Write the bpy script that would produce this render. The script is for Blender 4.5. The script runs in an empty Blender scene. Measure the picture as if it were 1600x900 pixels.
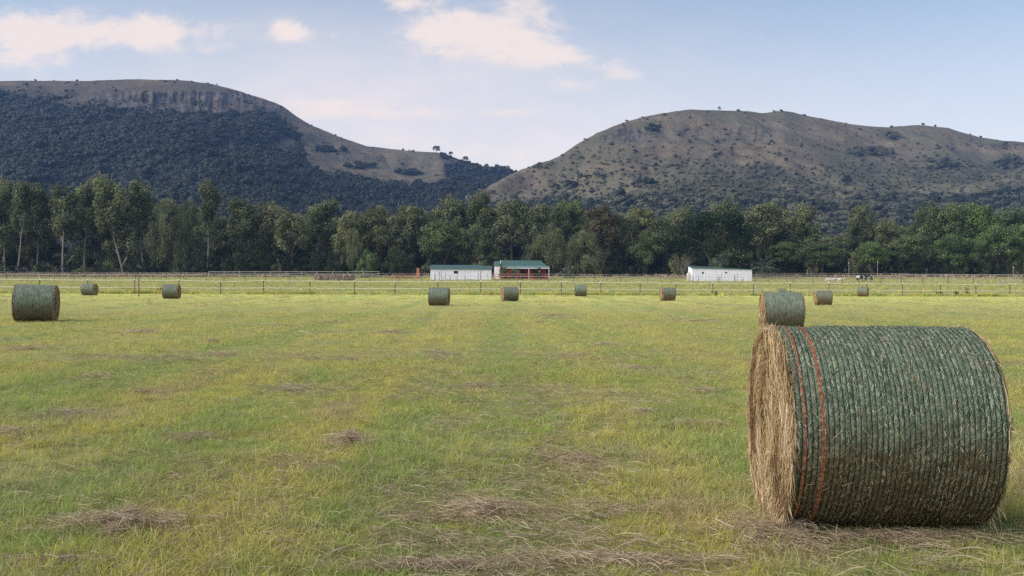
import bpy, math
import numpy as np
from mathutils import Matrix, Vector

R = math.radians
S = bpy.context.scene
COL = S.collection

# ------------------------------------------------------------------ camera
CAM_H = 1.5
FOC = 1600.0            # focal length in photo pixels (1600 wide)
cam_d = bpy.data.cameras.new("camera")
cam_d.sensor_width = 36.0
cam_d.lens = 36.0
cam_d.clip_start = 0.1
cam_d.clip_end = 20000
cam = bpy.data.objects.new("camera", cam_d)
COL.objects.link(cam)
cam.matrix_world = (Matrix.Translation((0, 0, CAM_H)) @ Matrix.Rotation(R(90 - 0.358), 4, 'X')
                    @ Matrix.Rotation(R(0.286), 4, 'Z'))
S.camera = cam

# ------------------------------------------------------------------ light, exposure
DENOISE = False
SUN_EL, SUN_AZ = 38.0, 250.0       # azimuth clockwise from +Y (view direction)
EXPOSURE = 0.35
S.view_settings.view_transform = 'Standard'
S.view_settings.look = 'None'
S.view_settings.exposure = EXPOSURE
S.view_settings.gamma = 1.0
S.view_settings.use_curve_mapping = False
S.cycles.use_adaptive_sampling = False
S.cycles.max_bounces = 6
S.cycles.diffuse_bounces = 3
S.cycles.transmission_bounces = 3
S.cycles.volume_bounces = 1
S.cycles.use_denoising = DENOISE

sun_d = bpy.data.lights.new("sun", 'SUN')
sun_d.energy = 3.5
sun_d.angle = R(75)
sun_d.color = (1.0, 0.93, 0.84)
sun = bpy.data.objects.new("sun", sun_d)
COL.objects.link(sun)
_az, _el = R(SUN_AZ), R(SUN_EL)
_dir = Vector((math.sin(_az) * math.cos(_el), math.cos(_az) * math.cos(_el), math.sin(_el)))
sun.rotation_euler = _dir.to_track_quat('Z', 'Y').to_euler()
sun.location = (0, 0, 50)

SKY_STRENGTH = 0.105


class NT:
    """small helper for node trees"""
    def __init__(self, tree):
        self.t = tree
        self.n = tree.nodes
        self.l = tree.links

    def node(self, typ, **kw):
        nd = self.n.new(typ)
        for k, v in kw.items():
            setattr(nd, k, v)
        return nd

    def put(self, sock, val):
        if val is None:
            return
        if hasattr(val, 'is_output'):
            self.l.new(val, sock)
        else:
            if sock.type == 'RGBA' and not isinstance(val, (int, float)) and len(val) == 3:
                val = (*val, 1.0)
            sock.default_value = val

    def m(self, op, a, b=None, c=None, clamp=False):
        nd = self.node('ShaderNodeMath', operation=op)
        nd.use_clamp = clamp
        for i, v in enumerate((a, b, c)):
            if v is not None:
                self.put(nd.inputs[i], v)
        return nd.outputs[0]

    def vm(self, op, a, b=None):
        nd = self.node('ShaderNodeVectorMath', operation=op)
        self.put(nd.inputs[0], a)
        if b is not None:
            self.put(nd.inputs[1], b)
        return nd.outputs[0]

    def mix(self, f, a, b, blend='MIX'):
        nd = self.node('ShaderNodeMix', data_type='RGBA', blend_type=blend)
        self.put(nd.inputs[0], f)
        self.put(nd.inputs[6], a)
        self.put(nd.inputs[7], b)
        return nd.outputs[2]

    def noise(self, vec, scale, detail=3, rough=0.5, dist=0.0):
        nd = self.node('ShaderNodeTexNoise')
        if vec is not None:
            self.put(nd.inputs['Vector'], vec)
        nd.inputs['Scale'].default_value = scale
        nd.inputs['Detail'].default_value = detail
        nd.inputs['Roughness'].default_value = rough
        nd.inputs['Distortion'].default_value = dist
        return nd.outputs['Fac']

    def ss(self, v, lo, hi, a=0.0, b=1.0):
        nd = self.node('ShaderNodeMapRange', interpolation_type='SMOOTHSTEP')
        for i, x in enumerate((v, lo, hi, a, b)):
            self.put(nd.inputs[i], x)
        return nd.outputs[0]

    def lin(self, v, lo, hi, a=0.0, b=1.0):
        nd = self.node('ShaderNodeMapRange')
        for i, x in enumerate((v, lo, hi, a, b)):
            self.put(nd.inputs[i], x)
        return nd.outputs[0]

    def xyz(self, v):
        nd = self.node('ShaderNodeSeparateXYZ')
        self.put(nd.inputs[0], v)
        return nd.outputs

    def cxyz(self, x, y, z):
        nd = self.node('ShaderNodeCombineXYZ')
        for i, v in enumerate((x, y, z)):
            self.put(nd.inputs[i], v)
        return nd.outputs[0]

    def attr(self, name):
        return self.node('ShaderNodeAttribute', attribute_name=name).outputs

    def ramp(self, f, stops):
        nd = self.node('ShaderNodeValToRGB')
        cr = nd.color_ramp
        while len(cr.elements) < len(stops):
            cr.elements.new(0.5)
        for e, (p, c) in zip(cr.elements, stops):
            e.position = p
            e.color = (*c, 1)
        self.put(nd.inputs[0], f)
        return nd.outputs[0]


def sky_world():
    w = bpy.data.worlds.new("World")
    S.world = w
    w.use_nodes = True
    w.node_tree.nodes.clear()
    g = NT(w.node_tree)
    sky = g.node('ShaderNodeTexSky', sky_type='NISHITA')
    sky.sun_disc = False
    sky.sun_elevation = R(SUN_EL)
    sky.sun_rotation = R(SUN_AZ)
    sky.altitude = 1300
    sky.air_density = 1.0
    sky.dust_density = 2.0
    sky.ozone_density = 1.5
    tc = g.node('ShaderNodeTexCoord')
    d = g.vm('NORMALIZE', tc.outputs['Generated'])
    x, y, z = g.xyz(d)
    yy = g.m('MAXIMUM', y, 0.05)
    u = g.m('DIVIDE', x, yy)
    v = g.m('DIVIDE', z, yy)
    front = g.ss(y, 0.05, 0.25)
    uv = g.cxyz(u, g.m('MULTIPLY', v, 1.9), 0.37)
    n1 = g.noise(uv, 12.0, 9, 0.62, 0.5)
    n2 = g.noise(g.cxyz(u, g.m('MULTIPLY', v, 3.2), 4.1), 3.0, 4, 0.5)
    # banks of cloud: azimuth tangent, elevation tangent, half widths, weight
    banks = [(-.475, .244, .045, .026, 1.25), (-.47, .222, .06, .03, .55), (-.355, .244, .088, .019, 1.15),
             (-.415, .236, .06, .014, .6),
             (-.219, .243, .017, .012, 1.25), (-.18, .237, .03, .008, .55), (-.103, .272, .03, .012, .9),
             (-.04, .236, .072, .022, 1.1), (-.06, .252, .06, .02, .6), (.012, .268, .03, .016, .9),
             (.02, .222, .04, .012, .75), (.056, .192, .03, .009, 1.0), (.112, .203, .026, .008, .95),
             (.075, .215, .045, .012, .8), (-.15, .163, .1, .011, .95), (-.2, .173, .06, .004, .6),
             (-.03, .125, .06, .013, .95), (-.12, .138, .06, .010, .75), (0.0, .165, .03, .006, .7), (.03, .240, .05, .012, .7), (-.30, .222, .05, .006, .5)]
    tot = None
    for (uu, vv, ru, rv, wt) in banks:
        a = g.m('MULTIPLY', g.m('SUBTRACT', u, uu), 1 / ru)
        b = g.m('MULTIPLY', g.m('SUBTRACT', v, vv), 1 / rv)
        e = g.m('ADD', g.m('MULTIPLY', a, a), g.m('MULTIPLY', b, b))
        k = g.m('MULTIPLY', g.m('POWER', 2.718, g.m('MULTIPLY', e, -1.0)), wt)
        tot = k if tot is None else g.m('ADD', tot, k)
    tot = g.m('MULTIPLY', tot, front)
    n3 = g.noise(g.cxyz(u, g.m('MULTIPLY', v, 1.5), 9.7), 34.0, 7, 0.62, 0.8)
    nn = g.m('ADD', g.m('MULTIPLY', n1, 0.68), g.m('MULTIPLY', n3, 0.32))
    dens = g.m('ADD', tot, g.m('MULTIPLY', g.m('SUBTRACT', nn, 0.52), 4.6))
    dens = g.m('MULTIPLY', g.ss(dens, 0.18, 1.4), g.ss(tot, 0.03, 0.75))
    # thin veil that thickens low over the saddle
    veil_a = g.m('MULTIPLY', g.m('ADD', u, 0.13), 1 / .42)
    veil_b = g.m('MULTIPLY', g.m('SUBTRACT', v, 0.11), 1 / .13)
    veil = g.m('POWER', 2.718, g.m('MULTIPLY', g.m('ADD', g.m('MULTIPLY', veil_a, veil_a),
                                                   g.m('MULTIPLY', veil_b, veil_b)), -1.0))
    veil = g.m('MULTIPLY', g.m('MULTIPLY', veil, front), g.lin(g.m('ADD', g.m('MULTIPLY', n2, .6), g.m('MULTIPLY', n1, .4)), .35, .65, .35, 1.0))
    tint = g.mix(1.0, sky.outputs[0], SKY_TINT, 'MULTIPLY')
    up = g.ss(z, -0.02, 0.33)
    base = g.mix(g.m('MULTIPLY', g.m('SUBTRACT', 1.0, up), 0.72), tint, VEIL_COL)
    c = g.mix(g.m('MULTIPLY', veil, 0.8), base, VEIL_COL)
    c = g.mix(g.m('MULTIPLY', dens, 0.78), c, CLOUD_COL)
    bg = g.node('ShaderNodeBackground')
    bg.inputs['Strength'].default_value = SKY_STRENGTH
    g.put(bg.inputs['Color'], c)
    out = g.node('ShaderNodeOutputWorld')
    g.l.new(bg.outputs[0], out.inputs['Surface'])


SKY_TINT = (1.42, 1.36, 1.20)
VEIL_COL = (8.6, 7.2, 6.6)
CLOUD_COL = (8.3, 6.9, 6.0)
sky_world()

# ------------------------------------------------------------------ numpy helpers
def hor(X):
    return 436 + 8 * np.asarray(X, float) / 1600.0


def at(X, d):
    """world x of photo column X at forward distance d"""
    return (X - 800) / FOC * d


def height_at(X, Y, d):
    return CAM_H + (hor(X) - Y) / FOC * d


def _hash(ix, iy, seed):
    n = (ix.astype(np.int64) * 374761393 + iy.astype(np.int64) * 668265263 + seed * 1442695041) & 0x7fffffff
    n = ((n ^ (n >> 13)) * 1274126177) & 0x7fffffff
    n = (n ^ (n >> 16)) & 0xffffff
    return n / float(0xffffff)


def vnoise(x, y, seed=0):
    x = np.asarray(x, float); y = np.asarray(y, float)
    ix = np.floor(x); iy = np.floor(y)
    fx = x - ix; fy = y - iy
    fx = fx * fx * (3 - 2 * fx); fy = fy * fy * (3 - 2 * fy)
    a = _hash(ix, iy, seed); b = _hash(ix + 1, iy, seed)
    c = _hash(ix, iy + 1, seed); d = _hash(ix + 1, iy + 1, seed)
    return (a + (b - a) * fx) * (1 - fy) + (c + (d - c) * fx) * fy


def fbm(x, y, seed=0, octv=4, gain=0.5):
    s = 0; amp = 1; tot = 0
    for o in range(octv):
        s = s + amp * vnoise(x * 2 ** o + 17.3 * o, y * 2 ** o - 9.1 * o, seed + o)
        tot += amp; amp *= gain
    return s / tot


def sstep(v, a, b):
    t = np.clip((np.asarray(v, float) - a) / (b - a), 0, 1)
    return t * t * (3 - 2 * t)


class MB:
    """collects vertices and faces, builds one mesh"""
    def __init__(self):
        self.v = []; self.f = []; self.nv = 0

    def add(self, v, f, mat=0, tint=0.5, smooth=False):
        v = np.asarray(v, float).reshape(-1, 3)
        f = np.asarray(f, int)
        tint = np.broadcast_to(np.asarray(tint, float), (len(f),))
        self.v.append(v)
        self.f.append((f + self.nv, mat, tint, smooth))
        self.nv += len(v)
        return self

    def mesh(self, name, mats):
        me = bpy.data.meshes.new(name)
        V = np.concatenate(self.v)
        loops = np.concatenate([f.ravel() for f, *_ in self.f])
        cnt = np.concatenate([np.full(len(f), f.shape[1]) for f, *_ in self.f])
        start = np.concatenate([[0], np.cumsum(cnt)[:-1]])
        mi = np.concatenate([np.full(len(f), m) for f, m, *_ in self.f])
        ti = np.concatenate([t for _, _, t, _ in self.f])
        sm = np.concatenate([np.full(len(f), s) for f, _, _, s in self.f])
        me.vertices.add(len(V)); me.vertices.foreach_set('co', V.astype(np.float32).ravel())
        me.loops.add(len(loops)); me.loops.foreach_set('vertex_index', loops.astype(np.int32))
        me.polygons.add(len(cnt)); me.polygons.foreach_set('loop_start', start.astype(np.int32))
        me.polygons.foreach_set('loop_total', cnt.astype(np.int32))
        me.polygons.foreach_set('material_index', mi.astype(np.int32))
        me.polygons.foreach_set('use_smooth', sm.astype(bool))
        a = me.attributes.new('tint', 'FLOAT', 'FACE')
        a.data.foreach_set('value', ti.astype(np.float32))
        for m in (mats if isinstance(mats, (list, tuple)) else [mats]):
            me.materials.append(m)
        me.update(calc_edges=True)
        return me

    def build(self, name, mats, parent=None, loc=None):
        return link(name, self.mesh(name, mats), parent, loc)

    # ---- shapes
    def box(self, x0, x1, y0, y1, z0, z1, mat=0, tint=0.5, bev=0.0):
        if bev <= 0:
            v = [(x, y, z) for z in (z0, z1) for y in (y0, y1) for x in (x0, x1)]
            f = [(0, 2, 3, 1), (4, 5, 7, 6), (0, 1, 5, 4), (2, 6, 7, 3), (0, 4, 6, 2), (1, 3, 7, 5)]
            return self.add(v, f, mat, tint)
        b = bev
        ring = lambda z, i: [(x0 + i + (b if c else 0), y0 + i, z) for c in (1,)] + [
            (x1 - i - b, y0 + i, z), (x1 - i, y0 + i + b, z), (x1 - i, y1 - i - b, z),
            (x1 - i - b, y1 - i, z), (x0 + i + b, y1 - i, z), (x0 + i, y1 - i - b, z), (x0 + i, y0 + i + b, z)]
        rings = [ring(z0, 0), ring(z1 - b, 0), ring(z1, b)]
        v = sum(rings, [])
        f = []
        for k in range(2):
            for i in range(8):
                j = (i + 1) % 8
                f.append((k * 8 + i, k * 8 + j, k * 8 + 8 + j, k * 8 + 8 + i))
        self.add(v, f, mat, tint)
        self.add(rings[2], [tuple(range(8))], mat, tint)
        return self

    def prism(self, pts, axis0, axis1, fn, mat=0):
        """polygon pts swept between axis0 and axis1; fn(p, t) -> xyz"""
        n = len(pts)
        v = [fn(p, axis0) for p in pts] + [fn(p, axis1) for p in pts]
        f = [(i, (i + 1) % n, n + (i + 1) % n, n + i) for i in range(n)]
        self.add(v, f, mat)
        self.add(v[:n], [tuple(range(n))[::-1]], mat)
        self.add(v[n:], [tuple(range(n))], mat)
        return self

    def tube(self, pts, rad, n=6, mat=0, tint=0.5, smooth=True, cap=True):
        pts = np.asarray(pts, float); k = len(pts)
        rad = np.broadcast_to(np.asarray(rad, float), (k,))
        t = np.gradient(pts, axis=0); t /= np.linalg.norm(t, axis=1)[:, None] + 1e-9
        ref = np.where(np.abs(t[:, 2:3]) > 0.9, np.array([[1., 0, 0]]), np.array([[0, 0, 1.]]))
        a = np.cross(t, ref); a /= np.linalg.norm(a, axis=1)[:, None] + 1e-9
        b = np.cross(t, a)
        th = np.arange(n) * 2 * np.pi / n
        v = pts[:, None] + rad[:, None, None] * (np.cos(th)[None, :, None] * a[:, None] + np.sin(th)[None, :, None] * b[:, None])
        i = np.arange(k - 1)[:, None] * n; j = np.arange(n)[None]
        jn = (j + 1) % n
        f = np.stack([i + j, i + jn, i + n + jn, i + n + j], -1).reshape(-1, 4)
        self.add(v.reshape(-1, 3), f, mat, tint, smooth)
        if cap:
            self.add(v[-1], [tuple(range(n))], mat, tint)
            self.add(v[0], [tuple(range(n))[::-1]], mat, tint)
        return self

    def ribbons(self, P, w, side, mat=0, tint=0.5):
        """P (n,k,3) polylines, w (n,k) or (n,1) widths, side (n,k,3) unit side vectors"""
        n, k, _ = P.shape
        w = np.broadcast_to(w, (n, k))
        A = P - side * w[..., None] / 2; B = P + side * w[..., None] / 2
        v = np.stack([A, B], 2).reshape(-1, 3)
        base = (np.arange(n)[:, None] * k + np.arange(k - 1)[None]) * 2
        f = np.stack([base, base + 1, base + 3, base + 2], -1).reshape(-1, 4)
        t = np.repeat(np.broadcast_to(np.asarray(tint, float), (n,)), k - 1)
        return self.add(v, f, mat, t)


def link(name, me, parent=None, loc=None):
    o = bpy.data.objects.new(name, me)
    COL.objects.link(o)
    if parent is not None:
        o.parent = parent
    if loc is not None:
        o.location = loc
    return o


def tag(o, label=None, cat=None, group=None, kind=None):
    if label: o['label'] = label
    if cat: o['category'] = cat
    if group: o['group'] = group
    if kind: o['kind'] = kind
    return o


def thing(name, label, cat, loc=(0, 0, 0), rotz=0.0, group=None):
    o = bpy.data.objects.new(name, None)
    COL.objects.link(o)
    o.empty_display_size = 0.3
    o.location = loc
    o.rotation_euler = (0, 0, rotz)
    return tag(o, label, cat, group)


def copy_tree(o, parent=None):
    c = o.copy()
    COL.objects.link(c)
    if parent is not None:
        c.parent = parent
    for ch in list(o.children):
        copy_tree(ch, c)
    return c


def unit(v):
    return v / (np.linalg.norm(v, axis=-1, keepdims=True) + 1e-9)


# ------------------------------------------------------------------ materials
def new_mat(name):
    m = bpy.data.materials.new(name)
    m.use_nodes = True
    m.node_tree.nodes.clear()
    return m, NT(m.node_tree)


def finish(g, color, rough=0.9, spec=0.2, bump=None, bump_s=0.3, bump_d=0.02, trans=0.0, metal=0.0):
    p = g.node('ShaderNodeBsdfPrincipled')
    g.put(p.inputs['Base Color'], color)
    g.put(p.inputs['Roughness'], rough)
    p.inputs['Specular IOR Level'].default_value = spec
    p.inputs['Metallic'].default_value = metal
    if bump is not None:
        b = g.node('ShaderNodeBump')
        b.inputs['Strength'].default_value = bump_s
        b.inputs['Distance'].default_value = bump_d
        g.put(b.inputs['Height'], bump)
        g.l.new(b.outputs[0], p.inputs['Normal'])
    sh = p.outputs[0]
    if trans > 0:
        t = g.node('ShaderNodeBsdfTranslucent')
        g.put(t.inputs['Color'], color)
        mx = g.node('ShaderNodeMixShader')
        mx.inputs[0].default_value = trans
        g.l.new(sh, mx.inputs[1]); g.l.new(t.outputs[0], mx.inputs[2])
        sh = mx.outputs[0]
    out = g.node('ShaderNodeOutputMaterial')
    g.l.new(sh, out.inputs['Surface'])
    return p


def plain(name, col, rough=0.8, var=0.25, scale=3.0, spec=0.3, bump=0.0, metal=0.0):
    m, g = new_mat(name)
    tc = g.node('ShaderNodeTexCoord').outputs['Object']
    n = g.noise(tc, scale, 5, 0.6)
    c = g.mix(n, tuple(x * (1 - var) for x in col), tuple(min(1, x * (1 + var)) for x in col))
    finish(g, c, rough, spec, n if bump else None, bump, 0.02, metal=metal)
    return m


def field_color(g):
    """colour of the mown hay field as a function of the place on the ground"""
    pos = g.node('ShaderNodeNewGeometry').outputs['Position']
    x, y, z = g.xyz(pos)
    wob = g.noise(g.cxyz(0.0, g.m('MULTIPLY', y, 0.03), 3.3), 1.0, 3, .5)
    xs_ = g.m('ADD', g.m('ADD', x, g.m('MULTIPLY', y, 0.008)), g.m('MULTIPLY', wob, 1.6))
    swath = g.m('SINE', g.m('MULTIPLY', xs_, 2 * math.pi / 2.9))
    swath2 = g.m('SINE', g.m('MULTIPLY', xs_, 2 * math.pi / 7.3))
    lane = g.m('ADD', g.m('MULTIPLY', swath, 0.6), g.m('MULTIPLY', swath2, 0.4))
    rows = g.cxyz(g.m('ADD', x, g.m('MULTIPLY', y, 0.02)), g.m('MULTIPLY', y, 0.045), 0.0)
    n_row = g.noise(rows, 0.85, 4, 0.62, 0.2)
    flat = g.cxyz(x, y, 0.0)
    n_big = g.noise(flat, 0.33, 3, 0.55)
    n_mid = g.noise(flat, 1.25, 4, 0.6)
    n_dry = g.m('SUBTRACT', g.noise(g.cxyz(x, g.m('MULTIPLY', y, 0.22), 7.7), 0.95, 5, 0.66), g.m('MULTIPLY', lane, 0.05))
    far = g.ss(y, 6.0, 42.0)
    yellow = g.mix(far, (0.60, 0.55, 0.125), (0.64, 0.61, 0.17))
    green = g.mix(far, (0.34, 0.45, 0.10), (0.45, 0.53, 0.14))
    bluish = (0.40, 0.48, 0.23)
    k = g.m('ADD', g.m('MULTIPLY', n_row, 0.52), g.m('MULTIPLY', n_mid, 0.48))
    k = g.m('SUBTRACT', k, g.m('MULTIPLY', far, 0.05))
    k = g.m('ADD', k, g.m('MULTIPLY', lane, 0.095))
    c = g.mix(g.ss(k, 0.38, 0.60), yellow, green)
    c = g.mix(g.m('MULTIPLY', g.ss(n_big, 0.53, 0.68), 0.55), c, bluish)
    dry = g.m('MULTIPLY', g.ss(n_dry, 0.55, 0.73), g.m('SUBTRACT', 0.75, g.m('MULTIPLY', far, 0.35)))
    c = g.mix(dry, c, (0.50, 0.40, 0.22))
    return c, pos, (x, y, z)


def mat_ground():
    m, g = new_mat('mown_field_ground')
    c, pos, (x, y, z) = field_color(g)
    fine = g.noise(pos, 9.0, 6, 0.7)
    vfine = g.noise(pos, 45.0, 4, 0.7)
    thatch = g.mix(vfine, (0.10, 0.085, 0.04), (0.23, 0.19, 0.10))
    near = g.m('SUBTRACT', 1.0, g.ss(y, 30, 110))
    c = g.mix(g.m('MULTIPLY', near, g.lin(fine, .3, .7, .35, .9)), c, thatch)
    c = g.mix(1.0, c, g.mix(fine, (0.8, 0.8, 0.8), (1.2, 1.2, 1.2)), 'MULTIPLY')
    # land beyond the fences: rough pasture, bare soil, forest floor (vertex layer)
    z_at = g.attr('zone')
    zc = z_at['Color']
    zs = g.node('ShaderNodeSeparateColor'); g.l.new(zc, zs.inputs[0])
    past = g.mix(g.noise(g.cxyz(g.m('MULTIPLY', x, 0.3), y, 0), 0.25, 5, 0.65),
                 (0.24, 0.245, 0.075), (0.40, 0.35, 0.15))
    c = g.mix(zs.outputs[1], c, past)
    soil = g.mix(fine, (0.22, 0.15, 0.12), (0.36, 0.27, 0.20))
    c = g.mix(zs.outputs[0], c, soil)
    floor = g.mix(fine, (0.05, 0.05, 0.03), (0.12, 0.10, 0.06))
    c = g.mix(zs.outputs[2], c, floor)
    finish(g, c, 0.95, 0.1, g.m('ADD', fine, vfine), 0.6, 0.04)
    return m


def mat_grass():
    m, g = new_mat('grass_blades')
    c, pos, _ = field_color(g)
    rnd = g.node('ShaderNodeObjectInfo').outputs['Random']
    t = g.attr('tint')['Fac']
    c = g.mix(1.0, c, g.mix(rnd, (0.62, 0.66, 0.72), (1.36, 1.30, 1.2)), 'MULTIPLY')
    c = g.mix(g.ss(t, 0.66, 0.88, 0, 0.8), c, (0.58, 0.48, 0.28))
    c = g.mix(g.ss(t, 0.955, 0.97, 0, 0.8), c, (0.22, 0.15, 0.09))
    c = g.mix(g.ss(t, 0.30, 0.02, 0, 0.5), c, (0.14, 0.25, 0.06))
    finish(g, c, 0.7, 0.25, trans=0.35)
    return m


def mat_straw(name='dry_straw', cols=None, trans=0.15):
    m, g = new_mat(name)
    t = g.attr('tint')['Fac']
    cols = cols or [(0.0, (0.18, 0.125, 0.08)), (0.35, (0.34, 0.255, 0.165)), (0.7, (0.46, 0.36, 0.245)), (1.0, (0.60, 0.50, 0.36))]
    c = g.ramp(t, cols)
    finish(g, c, 0.75, 0.25, trans=trans)
    return m


def mat_leaf(name, dark, light, warm=None, trans=0.2):
    m, g = new_mat(name)
    t = g.attr('tint')['Fac']
    rnd = g.node('ShaderNodeObjectInfo').outputs['Random']
    c = g.mix(t, dark, light)
    c = g.mix(1.0, c, g.mix(rnd, (0.82, 0.86, 0.88), (1.2, 1.14, 1.05)), 'MULTIPLY')
    if warm:
        c = g.mix(g.ss(t, 0.82, 1.0, 0, 0.6), c, warm)
    finish(g, c, 0.65, 0.25, trans=trans)
    return m


def mat_bark(name, a, b, sc=1.2):
    m, g = new_mat(name)
    tc = g.node('ShaderNodeTexCoord').outputs['Object']
    x, y, z = g.xyz(tc)
    n = g.noise(g.cxyz(x, y, g.m('MULTIPLY', z, 0.25)), sc, 5, 0.65)
    finish(g, g.mix(g.ss(n, 0.35, 0.65), a, b), 0.85, 0.15, n, 0.4, 0.03)
    return m


M = {}
M['ground'] = mat_ground()
M['grass'] = mat_grass()
M['straw'] = mat_straw()
M['hay_gold'] = mat_straw('bale_hay', [(0.0, (0.14, 0.085, 0.042)), (0.3, (0.34, 0.23, 0.115)), (0.65, (0.53, 0.39, 0.22)), (1.0, (0.70, 0.58, 0.41))])
M['gum_leaf'] = mat_leaf('gum_leaf', (0.044, 0.058, 0.030), (0.22, 0.25, 0.115), (0.26, 0.25, 0.12))
M['olive_leaf'] = mat_leaf('olive_leaf', (0.058, 0.068, 0.036), (0.245, 0.27, 0.13), (0.28, 0.26, 0.14))
M['broad_leaf'] = mat_leaf('broad_leaf', (0.038, 0.060, 0.026), (0.18, 0.235, 0.10))
M['bright_leaf'] = mat_leaf('bright_leaf', (0.044, 0.074, 0.026), (0.18, 0.26, 0.09))
M['dark_leaf'] = mat_leaf('dark_leaf', (0.012, 0.022, 0.009), (0.042, 0.068, 0.024))
M['brown_leaf'] = mat_leaf('brown_leaf', (0.045, 0.042, 0.026), (0.145, 0.125, 0.075))
M['grey_leaf'] = mat_leaf('grey_leaf', (0.045, 0.06, 0.04), (0.20, 0.24, 0.15))
M['bush_leaf'] = mat_leaf('hill_bush_leaf', (0.010, 0.015, 0.010), (0.026, 0.035, 0.020), trans=0.1)
M['gum_bark'] = mat_bark('gum_bark', (0.13, 0.11, 0.09), (0.46, 0.42, 0.37))
M['dark_bark'] = mat_bark('dark_bark', (0.05, 0.04, 0.03), (0.13, 0.105, 0.08))
M['dead_twig'] = mat_bark('dead_twig', (0.20, 0.17, 0.15), (0.34, 0.30, 0.27))
M['fence_post'] = plain('creosoted_post', (0.11, 0.085, 0.065), 0.9, 0.4, 4)
M['pale_post'] = plain('weathered_pale_post', (0.26, 0.22, 0.17), 0.85, 0.3, 4)
M['tape'] = plain('white_fence_tape', (0.80, 0.79, 0.72), 0.7, 0.12, 2)
M['wire'] = plain('galvanised_wire', (0.50, 0.49, 0.46), 0.6, 0.1, 2)
M['white_rail'] = plain('grey_white_rail', (0.46, 0.42, 0.38), 0.8, 0.2, 1.5)
M['white_wall'] = plain('whitewashed_wall', (0.84, 0.85, 0.90), 0.85, 0.06, 0.8, bump=0.1)
def mat_sheet_wall():
    m, g = new_mat('whitewashed_sheet_wall')
    tc = g.node('ShaderNodeTexCoord').outputs['Object']
    x, y, z = g.xyz(tc)
    n = g.noise(g.cxyz(g.m('MULTIPLY', x, 2.2), y, g.m('MULTIPLY', z, .35)), 1.0, 5, .65)
    big = g.noise(tc, .6, 4, .6)
    c = g.mix(g.ss(n, .35, .75), (0.86, 0.865, 0.95), (0.76, 0.76, 0.82))
    splash = g.m('MULTIPLY', g.ss(g.m('ADD', z, g.m('MULTIPLY', big, .8)), .80, .25), .45)
    c = g.mix(splash, c, (0.50, 0.43, 0.35))
    wv = g.m('SINE', g.m('MULTIPLY', x, 2 * math.pi / 0.3))
    finish(g, c, .8, .25, wv, .4, .03)
    return m


M['white_wall'] = mat_sheet_wall()
M['trim_white'] = plain('white_trim', (0.82, 0.80, 0.78), 0.7, 0.08, 2)
M['dark_opening'] = plain('dark_opening', (0.012, 0.013, 0.016), 0.4, 0.3, 2)
M['red_wall'] = plain('red_painted_wall', (0.36, 0.055, 0.035), 0.8, 0.2, 1.2)
M['red_rail'] = plain('red_painted_rail', (0.36, 0.10, 0.07), 0.75, 0.2, 2)
M['brick'] = plain('faded_red_brick', (0.42, 0.17, 0.13), 0.9, 0.25, 3, bump=0.3)
M['brown_wood'] = plain('brown_wood', (0.30, 0.17, 0.09), 0.85, 0.3, 4)


def mat_roof(name, col):
    m, g = new_mat(name)
    tc = g.node('ShaderNodeTexCoord').outputs['Object']
    x, y, z = g.xyz(tc)
    wv = g.m('SINE', g.m('MULTIPLY', x, 2 * math.pi / 0.15))
    n = g.noise(g.cxyz(g.m('MULTIPLY', x, 1.5), g.m('MULTIPLY', y, 0.4), z), 1.0, 5, 0.65)
    c = g.mix(n, tuple(a * 0.75 for a in col), tuple(a * 1.3 for a in col))
    finish(g, c, 0.55, 0.4, wv, 0.5, 0.02)
    return m


M['green_roof'] = mat_roof('green_corrugated_roof', (0.055, 0.115, 0.10))
M['green_roof_pale'] = mat_roof('pale_green_corrugated_roof', (0.15, 0.22, 0.195))
M['green_roof_dark'] = mat_roof('dark_green_corrugated_roof', (0.05, 0.10, 0.085))


# ------------------------------------------------------------------ ground
_hy = np.array([-4000, 0, 126, 190, 225, 255, 300, 450, 700, 4000], float)
_hz = np.array([0, 0, 0.0, 1.35, 1.95, 2.9, 4.5, 9.0, 14.0, 20.0], float)


def gh(x, y):
    x = np.asarray(x, float); y = np.asarray(y, float)
    h = np.interp(y, _hy, _hz)
    h = h + 0.0048 * np.clip(x, -200, 200) * np.clip((y - 195) / 60, 0, 1)
    near = 1 - sstep(y, 90, 125)
    h = h + near * 0.07 * (fbm(x * 0.35, y * 0.35, 5, 3) - 0.5)
    return h


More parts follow.
